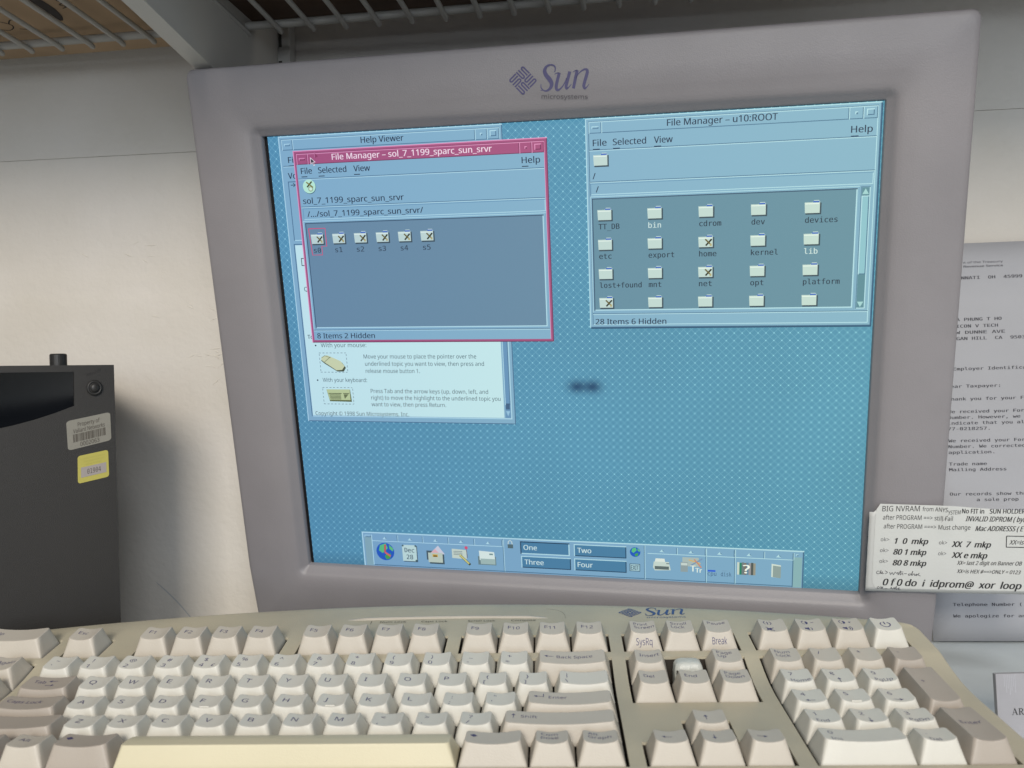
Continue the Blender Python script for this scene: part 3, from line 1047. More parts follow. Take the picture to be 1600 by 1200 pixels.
def make_key(r, u, w, d, legend, m):
    wid = w * U - 0.86
    dep = d * U - 0.86
    cx = X(u) + w * U / 2
    yf = rowy(r) - 0.43 + 0.0           # front face, towards the user
    cy = -(yf - dep / 2)                # centre, y pointing away
    hw, hd = wid / 2, dep / 2
    zf_, zk_ = TOPZ[r]
    if d > 1:
        zk_ = TOPZ[r - 1][1] + 0.2
    isx, isf, isk = 2.65, 2.4, 3.3
    space = m is m_keyy
    dish = 0.0 if space else 1.3
    yF, yK = -hd + isf, hd - isk
    aw = hw - isx

    def top(x, y):
        t = (y - yF) / (yK - yF)
        z = zf_ + (zk_ - zf_) * t + dish * min((x / aw) ** 2, 1.3)
        if space:
            z += 0.7 - 2.6 * max(0, t - 0.35) ** 2
        return z
    mb = MB()
    rings = []
    for t in (-0.12, 0.0, 0.12, 0.3, 0.5, 0.7, 0.88, 0.97, 1.0):
        tt = max(t, 0)
        sft = tt ** 0.92
        R = kloop(-hw + isx * sft, hw - isx * sft, -hd + isf * sft, hd - isk * sft, 0.9 + 1.0 * tt)
        ring = []
        for x, y in R:
            zb = zs(-(y + cy)) - 0.5
            ztp = top(x / max(hw - isx * sft, .1) * aw, y)
            zz_ = zb - 1.2 if t < 0 else zb + (ztp - zb) * t
            if t == 1.0:
                zz_ = ztp - 0.05
            ring.append((x, y, zz_))
        rings.append(ring)
    for ins, dz in ((0.22, 0.12), (0.5, 0.15), (1.2, 0.15)):
        R = kloop(-hw + isx + ins, hw - isx - ins, -hd + isf + ins, hd - isk - ins, max(1.9 - ins, 0.5))
        rings.append([(x, y, top(x, y) + dz) for x, y in R])
    last = kloop(-hw + isx + 1.2, hw - isx - 1.2, -hd + isf + 1.2, hd - isk - 1.2, 0.7)
    ccy = (yF + yK) / 2
    for k in (0.75, 0.5, 0.25, 0.06):
        rings.append([(x * (k if w < 1.3 else (k + 1) / 2 if False else k), ccy + (y - ccy) * k, top(x * k, ccy + (y - ccy) * k) + 0.15) for x, y in last])
    loft(mb, rings, m, cap1=True)
    ko = mb.build("key", kbd, (cx, cy, 0), smooth=True)
    lg = MB()
    lz = lambda x, y: top(x, y) + 0.22
    xl, xr = -aw, aw
    for txt, kind in legend:
        lift = yK - yF

        def Y(fr):
            return yF + lift * fr
        if kind == 'c':
            lg.text(txt, xl + 2.6, Y(0.42), 0, 4.7, m_leg, zfun=lz)
        elif kind == 'f':
            lg.text(txt, xl + 2.4, Y(0.48), 0, 4.0, m_leg, zfun=lz)
        elif kind == 'm':
            for a in [txt]:
                lg.text(a, xl + 2.2, Y(0.50), 0, 3.5, m_leg, zfun=lz)
        elif kind == 's':
            for k, a in enumerate(txt.split("\n")):
                lg.text(a, xl + 2.0, Y(0.66 - 0.27 * k), 0, 3.3, m_leg, zfun=lz)
        elif kind == 'up':
            lg.text(txt, xl + 3.2, Y(0.55), 0, 4.0, m_leg, zfun=lz)
        elif kind == 'lo':
            lg.text(txt, xl + 2.4, Y(0.12), 0, 4.0, m_leg, zfun=lz)
        elif kind == 'lor':
            lg.text(txt, xl + 8.4, Y(0.12), 0, 3.4, m_leg, zfun=lz)
        elif kind == 'lom':
            lg.text(txt, xl + 2.8, Y(0.08), 0, 3.2, m_leg, zfun=lz)
        elif kind == 'arrm':
            arrow(lg, lz, xl + 4.5, Y(0.55), math.pi, 4.5, m_leg)
            lg.text(txt, xl + 8.3, Y(0.45), 0, 3.4, m_leg, zfun=lz)
        elif kind == 'ent':
            arrow(lg, lz, xl + 4.5, Y(0.58), math.pi, 4.5, m_leg)
            lg.poly([(a, b, lz(a, b)) for a, b in ((xl + 6.5, Y(.58)), (xl + 6.85, Y(.58)), (xl + 6.85, Y(.8)), (xl + 6.5, Y(.8)))], m_leg)
            lg.text(txt, xl + 9, Y(0.48), 0, 3.4, m_leg, zfun=lz)
        elif kind == 'sh':
            arrow(lg, lz, xl + 3.4, Y(0.58), math.pi / 2, 4.2, m_leg)
            lg.text(txt, xl + 6.5, Y(0.48), 0, 3.4, m_leg, zfun=lz)
        elif kind == 'tab':
            lg.text(txt, xl + 3.6, Y(0.50), 0, 3.4, m_leg, zfun=lz)
            arrow(lg, lz, xl + 12.5, Y(0.68), math.pi, 4.5, m_leg)
            arrow(lg, lz, xl + 12.5, Y(0.36), 0, 4.5, m_leg)
        elif kind == 'nub':
            lg.tube([(-2.2, yF + 1.2, top(0, yF + 1.2) + 0.25), (2.2, yF + 1.2, top(0, yF + 1.2) + 0.25)], 0.45, m, 8)
        elif kind == 'front':
            # printed on the front face: lies between the base and the top front edge
            def tf(px, py):
                return px, py
            vs, fs, wd = text_geo(txt, F_SANS, 0.0, 2)
            kx = 8.2 / wd if txt == "SysRq" else 7.4 / wd
            zb = zs(yf) - 0.5
            out = []
            for a, b in vs:
                t = 0.36 + b * 4.6 / (zf_ - zb)
                sf = t ** 0.92
                out.append((-kx * wd / 2 + a * kx, -hd + isf * sf - 0.12, zb + (top(0, yF) - zb) * t))
            lg.add(out, fs, m_leg)
        elif kind in ('icon', 'icon2'):
            yy = Y(0.5) if kind == 'icon' else Y(0.2)
            if txt in ("au", "al", "ar", "ad"):
                a = {"au": math.pi / 2, "al": math.pi, "ar": 0, "ad": -math.pi / 2}[txt]
                arrow(lg, lz, xl + (5 if kind == 'icon' else 6), yy, a, 4.2, m_leg)
            elif txt == "dia":
                q = [(xl + 3.2 + a, yy + 1.6 + b) for a, b in ((-1.5, 0), (0, -1.5), (1.5, 0), (0, 1.5))]
                lg.poly([(a, b, lz(a, b)) for a, b in q], m_leg)
            elif txt == "power":
                arc(lg, lz, 0, yy, 2.4, 125, 415, 0.6, m_leg)
                stroke(lg, [(0, yy + 0.2), (0, yy + 2.9)], [0.6, 0.6], m_leg, lz, None, 2)
            else:
                x0, y0 = xl + 4.6, Y(0.22)
                for P in ([(-1.6, -.7), (-.6, -.7), (-.6, .7), (-1.6, .7)], [(-.6, -.7), (.7, -1.5), (.7, 1.5), (-.6, .7)]):
                    lg.poly([(x0 + a, y0 + b, lz(x0 + a, y0 + b)) for a, b in P], m_leg)
                if txt == "mute":
                    stroke(lg, [(x0 - 2, y0 - 1.6), (x0 + 2, y0 + 1.6)], [0.45, 0.45], m_leg, lz, None, 2)
                    stroke(lg, [(x0 - 2, y0 + 1.6), (x0 + 2, y0 - 1.6)], [0.45, 0.45], m_leg, lz, None, 2)
                    y1 = Y(0.72)
                    arc(lg, lz, x0 - 0.2, y1, 1.7, 120, 240, 0.4, m_leg)
                    arc(lg, lz, x0 + 0.2, y1, 1.7, -60, 60, 0.4, m_leg)
                    stroke(lg, [(x0, y1 - 1.4), (x0, y1 + 1.4)], [0.5, 0.5], m_leg, lz, None, 2)
                else:
                    arc(lg, lz, x0 + 0.6, y0, 1.5, -50, 50, 0.4, m_leg)
                    if txt == "vup":
                        arc(lg, lz, x0 + 0.6, y0, 2.5, -50, 50, 0.4, m_leg)
                    y1 = Y(0.72)
                    arc(lg, lz, x0, y1, 1.6, 100, 260, 0.4, m_leg)
                    q = [(x0 + 1.6 * math.cos(rad(a)), y1 + 1.6 * math.sin(rad(a))) for a in range(-80, 81, 20)]
                    lg.poly([(a, b, lz(a, b)) for a, b in q], m_leg)
                    stroke(lg, [(x0 + 3, y1), (x0 + 4.4, y1)], [0.4, 0.4], m_leg, lz, None, 2)
                    if txt == "vup":
                        stroke(lg, [(x0 + 3.7, y1 - .7), (x0 + 3.7, y1 + .7)], [0.4, 0.4], m_leg, lz, None, 2)
    if lg.f:
        lg.build("legend", ko)
    if space:
        ko["label"] = "yellowed space bar"
    return ko


for kk in K:
    make_key(*kk)

# wells in the case (rectangles in u / forward mm)
G = 0.95
wells = []


def well(u0, u1, ra, rb):
    y1 = rowy(rb)
    y0 = rowy(ra) - U
    wells.append((X(u0) - G, X(u1) + G, y0 - G + 0.5, y1 + G - 0.4))


well(-2.53, -0.53, 0, 0)
well(0, 1, 0, 0)
well(2, 6, 0, 0)
well(6.53, 10.53, 0, 0)
well(11, 15, 0, 0)
well(15.45, 18.45, 0, 0)
well(18.93, 22.93, 0, 0)
well(-2.53, -0.53, 1, 5)
well(0, 15, 1, 5)
well(15.45, 18.45, 1, 2)
well(16.45, 17.45, 4, 4)
well(15.45, 18.45, 5, 5)
well(18.93, 22.93, 1, 5)
wells[10] = (wells[10][0], wells[10][1], wells[10][2], wells[11][2] + 0.01)

CX0, CX1, CYF = X(-3.15), X(23.52), 113.0


def yback(x):
    u = x / U + 11
    y = -61.5 + 0.195 * (u - 10.5) ** 2
    for e in (CX0, CX1):
        d = abs(x - e)
        if d < 7:
            y += 7 - math.sqrt(max(0, 49 - (7 - d) ** 2))
    return y


xs = sorted(set([round(v, 3) for w_ in wells for v in w_[:2]] + [CX0, CX1] + [CX0 + t for t in (0.3, 1, 2, 3.5, 5.5)] + [CX1 - t for t in (0.3, 1, 2, 3.5, 5.5)] + [CX0 + 8 + i * 12 for i in range(42) if CX0 + 8 + i * 12 < CX1 - 7]))
ys = sorted(set([round(v, 3) for w_ in wells for v in w_[2:]] + [-21.5, CYF] + [4, 6.5, 9, 12, 16, 20, 25, 30, 36, 42]))
grid_rows = []   # rows from the back to the front
for t in (0, 0.1, 0.25, 0.45, 0.7):
    grid_rows.append([(x, yback(x) + (ys[0] - yback(x)) * t) for x in xs])
for y in ys:
    grid_rows.append([(x, y) for x in xs])
NXg, NYg = len(xs), len(grid_rows)


def inhole(x, y):
    return any(a < x < b and c < y < d for a, b, c, d in wells)


def zcase(x, y):
    z = zs(y)
    yb = yback(x)
    # soft crown towards the curved back edge
    if y < -24:
        z += 0.6 * math.sin(math.pi * min(1, max(0, (y + 24) / (yb + 24 - 1e-6))))
    return z


mb = MB()
vid = lambda i, j: j * NXg + i
vs = [(x, -y, zcase(x, y)) for R_ in grid_rows for x, y in R_]
fs, holes = [], set()
for j in range(NYg - 1):
    for i in range(NXg - 1):
        q = [grid_rows[j][i], grid_rows[j][i + 1], grid_rows[j + 1][i + 1], grid_rows[j + 1][i]]
        mx_, my_ = sum(p[0] for p in q) / 4, sum(p[1] for p in q) / 4
        if inhole(mx_, my_):
            holes.add((i, j))
        else:
            fs.append((vid(i, j + 1), vid(i + 1, j + 1), vid(i + 1, j), vid(i, j)))
mb.add(vs, fs, m_case)
# walls of the wells
for (i, j) in holes:
    for (di, dj, a, b) in ((-1, 0, (i, j), (i, j + 1)), (1, 0, (i + 1, j + 1), (i + 1, j)), (0, -1, (i + 1, j), (i, j)), (0, 1, (i, j + 1), (i + 1, j + 1))):
        if (i + di, j + dj) not in holes:
            p, q = vs[vid(*a)], vs[vid(*b)]
            mb.poly([p, q, (q[0], q[1], q[2] - 1.3), (p[0], p[1], p[2] - 1.3)], m_case)
            mb.poly([(p[0], p[1], p[2] - 1.3), (q[0], q[1], q[2] - 1.3), (q[0], q[1], -9), (p[0], p[1], -9)], m_dark)
# rounded outer lip and skirt
loop = [vid(i, 0) for i in range(NXg)] + [vid(NXg - 1, j) for j in range(1, NYg)] + [vid(i, NYg - 1) for i in range(NXg - 2, -1, -1)] + [vid(0, j) for j in range(NYg - 2, 0, -1)]
P = [vs[k] for k in loop]
n = len(P)
nor = []
for k in range(n):
    a, b = P[k - 1], P[(k + 1) % n]
    dx, dy = b[0] - a[0], b[1] - a[1]
    l = math.hypot(dx, dy) or 1
    nor.append((-dy / l, dx / l))
rings = [P]
for out_, dn in ((0.9, 0.25), (1.7, 0.9), (2.2, 1.8), (2.4, 3.0)):
    rings.append([(p[0] + nn[0] * out_, p[1] + nn[1] * out_, p[2] - dn) for p, nn in zip(P, nor)])
rings.append([(p[0] + nn[0] * 2.4, p[1] + nn[1] * 2.4, -24) for p, nn in zip(P, nor)])
rings.append([(p[0], p[1], -34) for p in P])
bm_ = MB()
loft(mb, rings, m_case)
mb.poly([(p[0], p[1], -34) for p in P][::-1], m_case)
case = mb.build("case", kbd)
# soft shading on the top only between nearly coplanar faces
me = case.data
bmx = bmesh.new()
bmx.from_mesh(me)
bmesh.ops.remove_doubles(bmx, verts=bmx.verts[:], dist=1e-6)
for f_ in bmx.faces:
    f_.smooth = True
for e_ in bmx.edges:
    if len(e_.link_faces) == 2 and e_.calc_face_angle(0) > rad(38):
        e_.smooth = False
bmx.to_mesh(me)
bmx.free()

mb = MB()
mb.rect(X(-2.9), -108, X(23.3), 22, -7.5, m_dark)
mb.build("key_plate", kbd)
# status strip above the function keys
mb = MB()
x0, x1 = -68, 46
zt = lambda x, y: zcase(x, -y)
R1 = []
for t in range(21):
    x = x0 + (x1 - x0) * t / 20
    w_ = min(1, t / 2.0, (20 - t) / 2.0)
    yb_ = 40.2 + 1.6 * math.sin(math.pi * t / 20)
    R1.append([(x, yb_ + 1.6, zt(x, yb_ + 1.6) - 0.2), (x, yb_ + 1.2, zt(x, yb_) + 0.9 * w_ - 0.15), (x, yb_ - 0.2, zt(x, yb_) + 1.1 * w_ - 0.15), (x, yb_ - 1.0, zt(x, yb_) - 0.2)])
mb.add([p for r_ in R1 for p in r_], [(i * 4 + k, i * 4 + k + 1, i * 4 + 5 + k, i * 4 + 4 + k) for i in range(20) for k in range(3)], m_keyb)
mb.build("light_strip", kbd, smooth=True)
mb = MB()
for t, x, w_ in (("Num Lock", -48, 14.5), ("Caps Lock", -25, 14.5), ("Scroll Lock", 1, 15), ("Compose", 25, 13.5)):
    mb.text(t, x, 36.1, 0, 2.6, m_ink2, width=w_, zfun=lambda a, b: zt(a, b) + 0.12)
stroke(mb, [(-53, 38.5), (-53, 34.5)], [0.3, 0.3], m_ink2, lambda a, b: zt(a, b) + 0.1, None, 1)
mb.build("status_lettering", kbd)


def kb_logo(x, y):
    return (84.4 + x * 0.0548, 53.0 - y * 0.0545)


hair = MB()
stroke(hair, [(44, 53), (50, 51), (54, 46), (55, 39)], [0.12, 0.16, 0.16, 0.1], m_ink2, lambda a, b: zt(a, b) + 0.12, None, 5)
hair.build("stray_hair", kbd)
m_klogo = mat("keyboard_logo_ink", (0.045, 0.085, 0.22), 0.5)
mb = MB()
sun_logo(mb, m_klogo, kb_logo, lambda a, b: zt(a, b) + 0.15)
mb.build("maker_logo", kbd)
# bare switch stem where a keycap is missing
m_stem = mat("bare_stem", (0.52, 0.53, 0.49), 0.35, 0.5, bump=0.5, bscale=500)
mb = MB()
cx, cyf = X(16.95), rowy(1) - 8.5
rings = []
for (hw, hd, z, r_) in ((7.2, 5.6, -6, 2), (7.0, 5.4, 2, 2.2), (6.7, 5.0, 6.2, 2.4), (6.0, 4.3, 7.9, 2.6), (4.6, 3.2, 8.7, 2.2), (2.2, 1.4, 9.0, 1.0)):
    rings.append([(cx + x, -cyf + y, z) for x, y in rrect(-hw, -hd, hw, hd, r_, 5, 4)])
loft(mb, rings, m_stem, cap1=True)
o = mb.build("switch_stem", kbd, smooth=True)
o["label"] = "bare white key stem with its keycap missing"
mb = MB()
mb.box(cx - 6.2, -cyf - 5.5, 2.2, cx - 5.5, -cyf - 4.9, 5.6, m_ink2)
mb.build("stem_slot", o)
# feet of the case standing on the desk
for (fx, fy) in ((-240, -95), (215, -95), (-225, 5), (215, 5)):
    mb = MB()
    top_ = (M_kb @ Vector((fx / 1000, fy / 1000, -0.033)))
    bot_ = Vector((top_.x, top_.y, DESK + 0.0002))
    Mi = M_kb.inverted()
    pts = [tuple(v * 1000 for v in (Mi @ p)) for p in (top_, (top_ + bot_) / 2, bot_)]
    mb.tube(pts, 9, m_case, 16)
    mb.build("foot", kbd)

# ------------------------------------------------------------------ letter on the wall
m_paper = mat("letter_paper", (0.41, 0.412, 0.435), 0.6, 0.25, var=0.05, vscale=20)
m_type = mat("typed_ink", (0.05, 0.05, 0.06), 0.7)
M_let = frame(wr, (0, 0, 1), wn, (0.28624, 0.60240, -0.18561))
mb = MB()
NXp, NYp = 12, 16


def lz_(x, y):
    return 0.9 + 0.9 * math.sin(x / 50 + 0.6) * math.sin(y / 70)


vs = [(216 * i / NXp, 274 * j / NYp, lz_(216 * i / NXp, 274 * j / NYp)) for j in range(NYp + 1) for i in range(NXp + 1)]
mb.add(vs, [(j * (NXp + 1) + i, j * (NXp + 1) + i + 1, (j + 1) * (NXp + 1) + i + 1, (j + 1) * (NXp + 1) + i) for j in range(NYp) for i in range(NXp)], m_paper)
letter = mb.build("letter", smooth=True)
letter.matrix_world = M_let
sol = letter.modifiers.new("thickness", 'SOLIDIFY')
sol.thickness = 0.00012
sol.offset = -1
tag(letter, "typed white letter pinned to the wall beside the monitor", "letter")
mb = MB()
PT = 2.54


def ty(s_, x, y, size=2.9):
    vs, fs, w_ = text_geo(s_, F_MONO, 0.012)
    mb.text(s_, x, y, 0, size, m_type, F_MONO, width=len(s_) * PT - 0.6, bold=0.022, zfun=lambda a, b: lz_(a, b) + 0.15)


mb.text("Department of the Treasury", 53, 260, 0, 2.0, m_type, None, width=43, align='R', zfun=lambda a, b: lz_(a, b) + 0.15)
mb.text("Internal Revenue Service", 53, 257.2, 0, 2.0, m_type, None, width=40, align='R', bold=0.02, zfun=lambda a, b: lz_(a, b) + 0.15)
mb.build("letterhead", letter)
for part, lines in (("office_line", (("CINCINNATI  OH  45999", 25.3 - 5 * PT, 249.1),)),
                    ("address_lines", (("A PHUNG T HO", 21.0, 220.5), ("SILICON V TECH", 21.0 - 3 * PT, 215.9), ("  W DUNNE AVE", 20.4, 211.6), ("MORGAN HILL  CA  9503", 20.8 - 3 * PT, 207.4))),
                    ("reference_line", (("Employer Identification", 18.1, 186.6),)),
                    ("body_text", (("Dear Taxpayer:", 13.4, 174.6), ("Thank you for your Form", 13.4, 165.9), ("We received your Form", 13.4, 157.2), ("Number. However, we", 13.4, 153.2),
                                   ("indicate that you already", 13.4, 149.3), ("77-0218257.", 13.4, 145.4), ("We received your Form", 13.4, 137.2), ("Number. We corrected", 13.4, 133.2), ("application.", 13.4, 129.2),
                                   ("Trade name", 13.4, 121.2), ("Mailing Address", 13.4, 117.3))),
                    ("record_lines", (("Our records show that", 13.4, 100.5), ("a sole prop", 31.0, 96.5))),
                    ("closing_lines", (("Telephone Number (", 13.6, 24.3), ("We apologize for any", 13.6, 16.4)))):
    mb = MB()
    for t, x, y in lines:
        ty(t, x, y)
    mb.build(part, letter)

# ------------------------------------------------------------------ note stuck on the bezel
m_note = mat("note_paper", (0.60, 0.605, 0.58), 0.4, 0.4, var=0.04, vscale=30)
m_note2 = mat("note_backing", (0.55, 0.55, 0.53), 0.45, 0.4, var=0.05, vscale=30)
m_nink = mat("note_ink", (0.03, 0.03, 0.032), 0.6)
m_pen = mat("pen_ink", (0.10, 0.10, 0.11), 0.6)
NZ = 13.0


def nz(x, y):
    c = math.exp(-((x - 222) / 5) ** 2) * max(0, min(1, (y + 100) / 18))
    return NZ + 1.5 * c + 0.35 * math.sin(x / 11) * max(0, (x - 215) / 40)


M_note = M_mon.copy()


def sheet(mb, x0, x1, ytop, ybot, dz, m, nx=46, ny=16, rc=0, wob=0.0):
    vs = []
    for j in range(ny + 1):
        for i in range(nx + 1):
            x = x0 + (x1 - x0) * i / nx
            a, b = ybot(x), ytop(x)
            t = j / ny
            y = a + (b - a) * t
            xx = x
            if wob and i == 0:
                xx += wob * math.sin(j * 1.9) + (2.2 * (abs(t - .5) * 2) ** 14 if rc else 0)
            if wob and j == 0:
                y += wob * 1.4 * math.sin(i * 2.3)
            vs.append((xx, y, nz(x, y) + dz))
    mb.add(vs, [(j * (nx + 1) + i, j * (nx + 1) + i + 1, (j + 1) * (nx + 1) + i + 1, (j + 1) * (nx + 1) + i) for j in range(ny) for i in range(nx)], m)


mb = MB()
sheet(mb, 180.8, 292, lambda x: -86 if x < 184 else -83, lambda x: -136.4 + (x - 182) * 0.033, 0, m_note2, wob=0.07)
note = mb.build("paper_note", smooth=True)
note.matrix_world = M_note
sol = note.modifiers.new("thickness", 'SOLIDIFY')
sol.thickness = 0.00025
sol.offset = -1
tag(note, "white printed paper note taped over the lower right corner of the monitor bezel", "note")
mb = MB()
sheet(mb, 184.2, 291, lambda x: -80.6 + 0.6 * math.exp(-((x - 222) / 6) ** 2) - max(0, (x - 224) * 0.045), lambda x: -134.2 + (x - 184) * 0.033, 0.22, m_note, rc=1, wob=0.04)
mb.build("label_sheet", note, smooth=True)
mb = MB()


def nt(s_, x0, x1, y0, y1=None, size=4.2, m=m_nink, bold=0.0, sh=0.0):
    vs, fs, w_ = text_geo(s_, F_SANS, bold)
    wd = x1 - x0
    slope = ((y1 - y0) / wd) if y1 is not None else 0.008
    mb.text(s_, x0, y0, 0, size, m, None, width=wd, bold=bold, shear=sh, slope=slope, zfun=lambda a, b: nz(a, b) + 0.36)


nt("BIG NVRAM", 187.6, 207.7, -85.2, -84.4, 4.6)
nt("from ANYS", 209.2, 222.2, -84.3, -83.8, 3.6)
nt("YSTEM", 222.5, 229.3, -85.4, -85.3, 3.5)
nt("No FIT in", 230.1, 241.6, -84.7, -84.5, 3.9, bold=0.015)
nt("SUN HOLDER", 244.6, 262.8, -84.4, -83.8, 3.9, bold=0.015)
nt("after PROGRAM ==> still Fail", 188.2, 225.4, -90.3, -89.3, 3.9)
nt("INVALID IDPROM ( byte", 232.3, 264.6, -89.4, -88.9, 4.2, bold=0.012, sh=0.2)
nt("after PROGRAM ===> Must change", 188.9, 235.2, -95.8, -94.6, 3.9)
nt("Mac ADDRESSS ( E", 237.9, 262.4, -95.2, -94.6, 4.2, bold=0.015, sh=0.2)
for y, t, xb in ((-105.1, "1  0  mkp", 213.1), (-112.0, "80 1 mkp", 212.5), (-118.9, "80 8 mkp", 212.9)):
    nt("ok>", 187.7, 192.4, y + 1.2, y + 1.3, 3.2, m_pen)
    nt(t, 195.0, xb, y, y + 0.4, 4.9, bold=0.028, sh=0.2)
for y, t, xa, xb in ((-105.6, "XX  7  mkp", 226.2, 246.4), (-112.4, "XX e mkp", 226.6, 245.0)):
    nt("ok>", 219.3, 223.6, y + 1.2, y + 1.3, 3.2, m_pen)
    nt(t, xa, xb, y, y + 0.4, 4.9, bold=0.028, sh=0.2)
nt("XX= last 2 digit on Banner OB", 229.7, 263.6, -116.6, -115.6, 3.4, bold=0.01, sh=0.2)
nt("XX=is HEX #==>ONLY = 0123", 230.0, 263.4, -121.8, -121.0, 3.2, bold=0.01, sh=0.2)
nt("0 f 0 do  i  idprom@  xor  loop", 190.1, 264.4, -132.0, -130.4, 5.9, bold=0.024, sh=0.2)
nt("XX=is", 256.3, 263.5, -102.9, -102.6, 3.8, bold=0.01, sh=0.2)
for P_ in ([(254.5, -97.8), (272, -97.3)], [(254.5, -97.8), (254.9, -104.6)], [(254.9, -104.6), (272, -104)]):
    stroke(mb, P_, [0.45, 0.45], m_nink, lambda a, b: nz(a, b) + 0.36, None, 1)
# handwriting
pen = lambda L, w_=0.35: stroke(mb, L, [w_] * len(L), m_pen, lambda a, b: nz(a, b) + 0.36, None, 4)
bx, by = 186.5, -125.0
pen([(bx + 1.6, by + 1.8), (bx + .4, by + 1.9), (bx, by + .6), (bx + 1.2, by + .2), (bx + 2, by + 1.2), (bx + 2.4, by + 2.6), (bx + 2.3, by + .3), (bx + 3.4, by + 1.8), (bx + 3.0, by + .4), (bx + 4.2, by + .6)])
pen([(bx + 4.6, by + 2.4), (bx + 6, by + 1.4), (bx + 4.8, by + .4)])
pen([(bx + 7.2, by + 1.7), (bx + 7.8, by + .1), (bx + 8.6, by + 1.5), (bx + 9.4, by + .1), (bx + 10.2, by + 1.8), (bx + 11.2, by + 1.0), (bx + 11.8, by + 1.8), (bx + 12.0, by + .1), (bx + 13.2, by + 2.9), (bx + 13.0, by + .1), (bx + 14.2, by + 1.4), (bx + 14.6, by + .1)])
pen([(bx + 12.6, by + 2.0), (bx + 14.6, by + 2.2)])
pen([(bx + 15.2, by + 1.1), (bx + 16.6, by + 1.2)])
pen([(bx + 18.8, by + 1.2), (bx + 17.6, by + .9), (bx + 18.0, by + .1), (bx + 19.2, by + 1.0), (bx + 19.8, by + 3.0), (bx + 19.4, by + .1), (bx + 20.6, by + 1.4), (bx + 21, by + .2), (bx + 22, by + 1.3), (bx + 21.8, by + .2), (bx + 23.4, by + 1.8), (bx + 22.8, by + .8), (bx + 24.2, by + .1)])
bx, by = 187.2, -134.4
pen([(bx, by + .6), (bx + .8, by + 1.4), (bx + 1.4, by + .6), (bx + .5, by + .1), (bx, by + .6)])
pen([(bx + 2.2, by + 1.8), (bx + 2.2, by + .1), (bx + 3.4, by + 1.3), (bx + 2.4, by + .8), (bx + 3.6, by)])
pen([(bx + 4.2, by + .2), (bx + 5.8, by + .3)])
pen([(bx + 7.6, by + .2), (bx + 7.9, by + 1.4), (bx + 8.6, by + .2), (bx + 9.6, by + 1.4), (bx + 9.8, by + .2), (bx + 10.8, by + 2.2), (bx + 10.6, by + .1), (bx + 11.6, by + .8), (bx + 12.4, by + 1.3), (bx + 11.8, by + .1), (bx + 13, by + .3)])
# crease in the paper
stroke(mb, [(219.5, -90.5), (221.5, -87.6), (223.4, -84.6)], [0.25, 0.35, 0.2], mat("crease_grey", (0.40, 0.39, 0.37), 0.6), lambda a, b: nz(a, b) + 0.3, None, 4)
mb.build("printing", note)

# ------------------------------------------------------------------ card standing at the right edge
m_card = mat("card_grey", (0.34, 0.335, 0.355), 0.5, 0.3, var=0.10, vscale=60)
mb = MB()
mb.box(0, 0, -3, 70, 33.3, 0, m_card, 0.3)
card = mb.build("booklet")
card.matrix_world = frame((1, 0, 0), (0, 0.06, 0.998), (0, -0.998, 0.06), (0.2395, 0.4365, DESK + 0.001))
tag(card, "grey booklet standing on the desk at the lower right edge, with a printed word", "booklet")
mb = MB()
def serif(ch, x, y, h):
    w = {'A': .95, 'R': .9, 'C': .85, 'H': .98}[ch] * h
    z = 0.15
    st = lambda L, q: stroke(mb, [(x + a * w, y + b * h) for a, b in L], [v * h for v in q], m_nink, z, None, 4)
    if ch == 'A':
        st([(.14, 0), (.5, 1)], [.06, .06]), st([(.5, 1), (.86, 0)], [.17, .17]), st([(.27, .34), (.74, .34)], [.06, .06])
        st([(0, .02), (.28, .02)], [.05, .05]), st([(.7, .02), (1, .02)], [.05, .05])
    elif ch == 'H':
        for k in (.2, .8):
            st([(k, 0), (k, 1)], [.16, .16])
            st([(k - .2, .02), (k + .2, .02)], [.05, .05]), st([(k - .2, .98), (k + .2, .98)], [.05, .05])
        st([(.2, .5), (.8, .5)], [.06, .06])
    elif ch == 'R':
        st([(.2, 0), (.2, 1)], [.16, .16]), st([(0, .02), (.4, .02)], [.05, .05]), st([(0, .98), (.2, .98)], [.05, .05])
        st([(.2, .97), (.55, .95), (.75, .74), (.55, .52), (.2, .5)], [.06, .1, .16, .1, .06]), st([(.45, .5), (.75, .1), (1, .02)], [.14, .15, .06])
    else:
        st([(.95, .72), (.88, .9), (.6, 1), (.25, .85), (.1, .5), (.25, .14), (.6, 0), (.85, .08), (.97, .25)], [.04, .1, .06, .12, .17, .12, .06, .06, .04])
        st([(.94, .98), (.94, .68)], [.05, .05])
    return w


cx_ = 7.0
for ch in "ARCH":
    cx_ += serif(ch, cx_, 13.0, 3.2) + 0.35
for k in range(7):
    mb.rect(4 + k * 0.9, 27 - (k * 3) % 5, 4.35 + k * 0.9, 32.9, 0.12, mat("card_streak", (0.40, 0.40, 0.43), 0.6))
mb.build("printing", card)

# ------------------------------------------------------------------ grey computer case at the left
YA = rad(35)
M_box = frame((math.cos(YA), math.sin(YA), 0), (0, 0, 1), (math.sin(YA), -math.cos(YA), 0), (-0.24195, 0.52992, 0.0183))
pc = empty("computer_case", M_box, "dark grey metal computer case with two stickers, standing at the left", "computer")
m_box = mat("case_metal_paint", (0.030, 0.028, 0.026), 0.5, 0.35, bump=0.25, bscale=1800, var=0.1, vscale=20)
m_gl = mat("gloss_black", (0.005, 0.006, 0.008), 0.24, 0.42)
BH = (DESK - 0.0183) * 1000 + 0.3     # down to the desk
bm = bmesh.new()


def ring(pts):
    v = [bm.verts.new((x, y, 0)) for x, y in pts]
    return [bm.edges.new((v[i], v[(i + 1) % len(v)])) for i in range(len(v))]


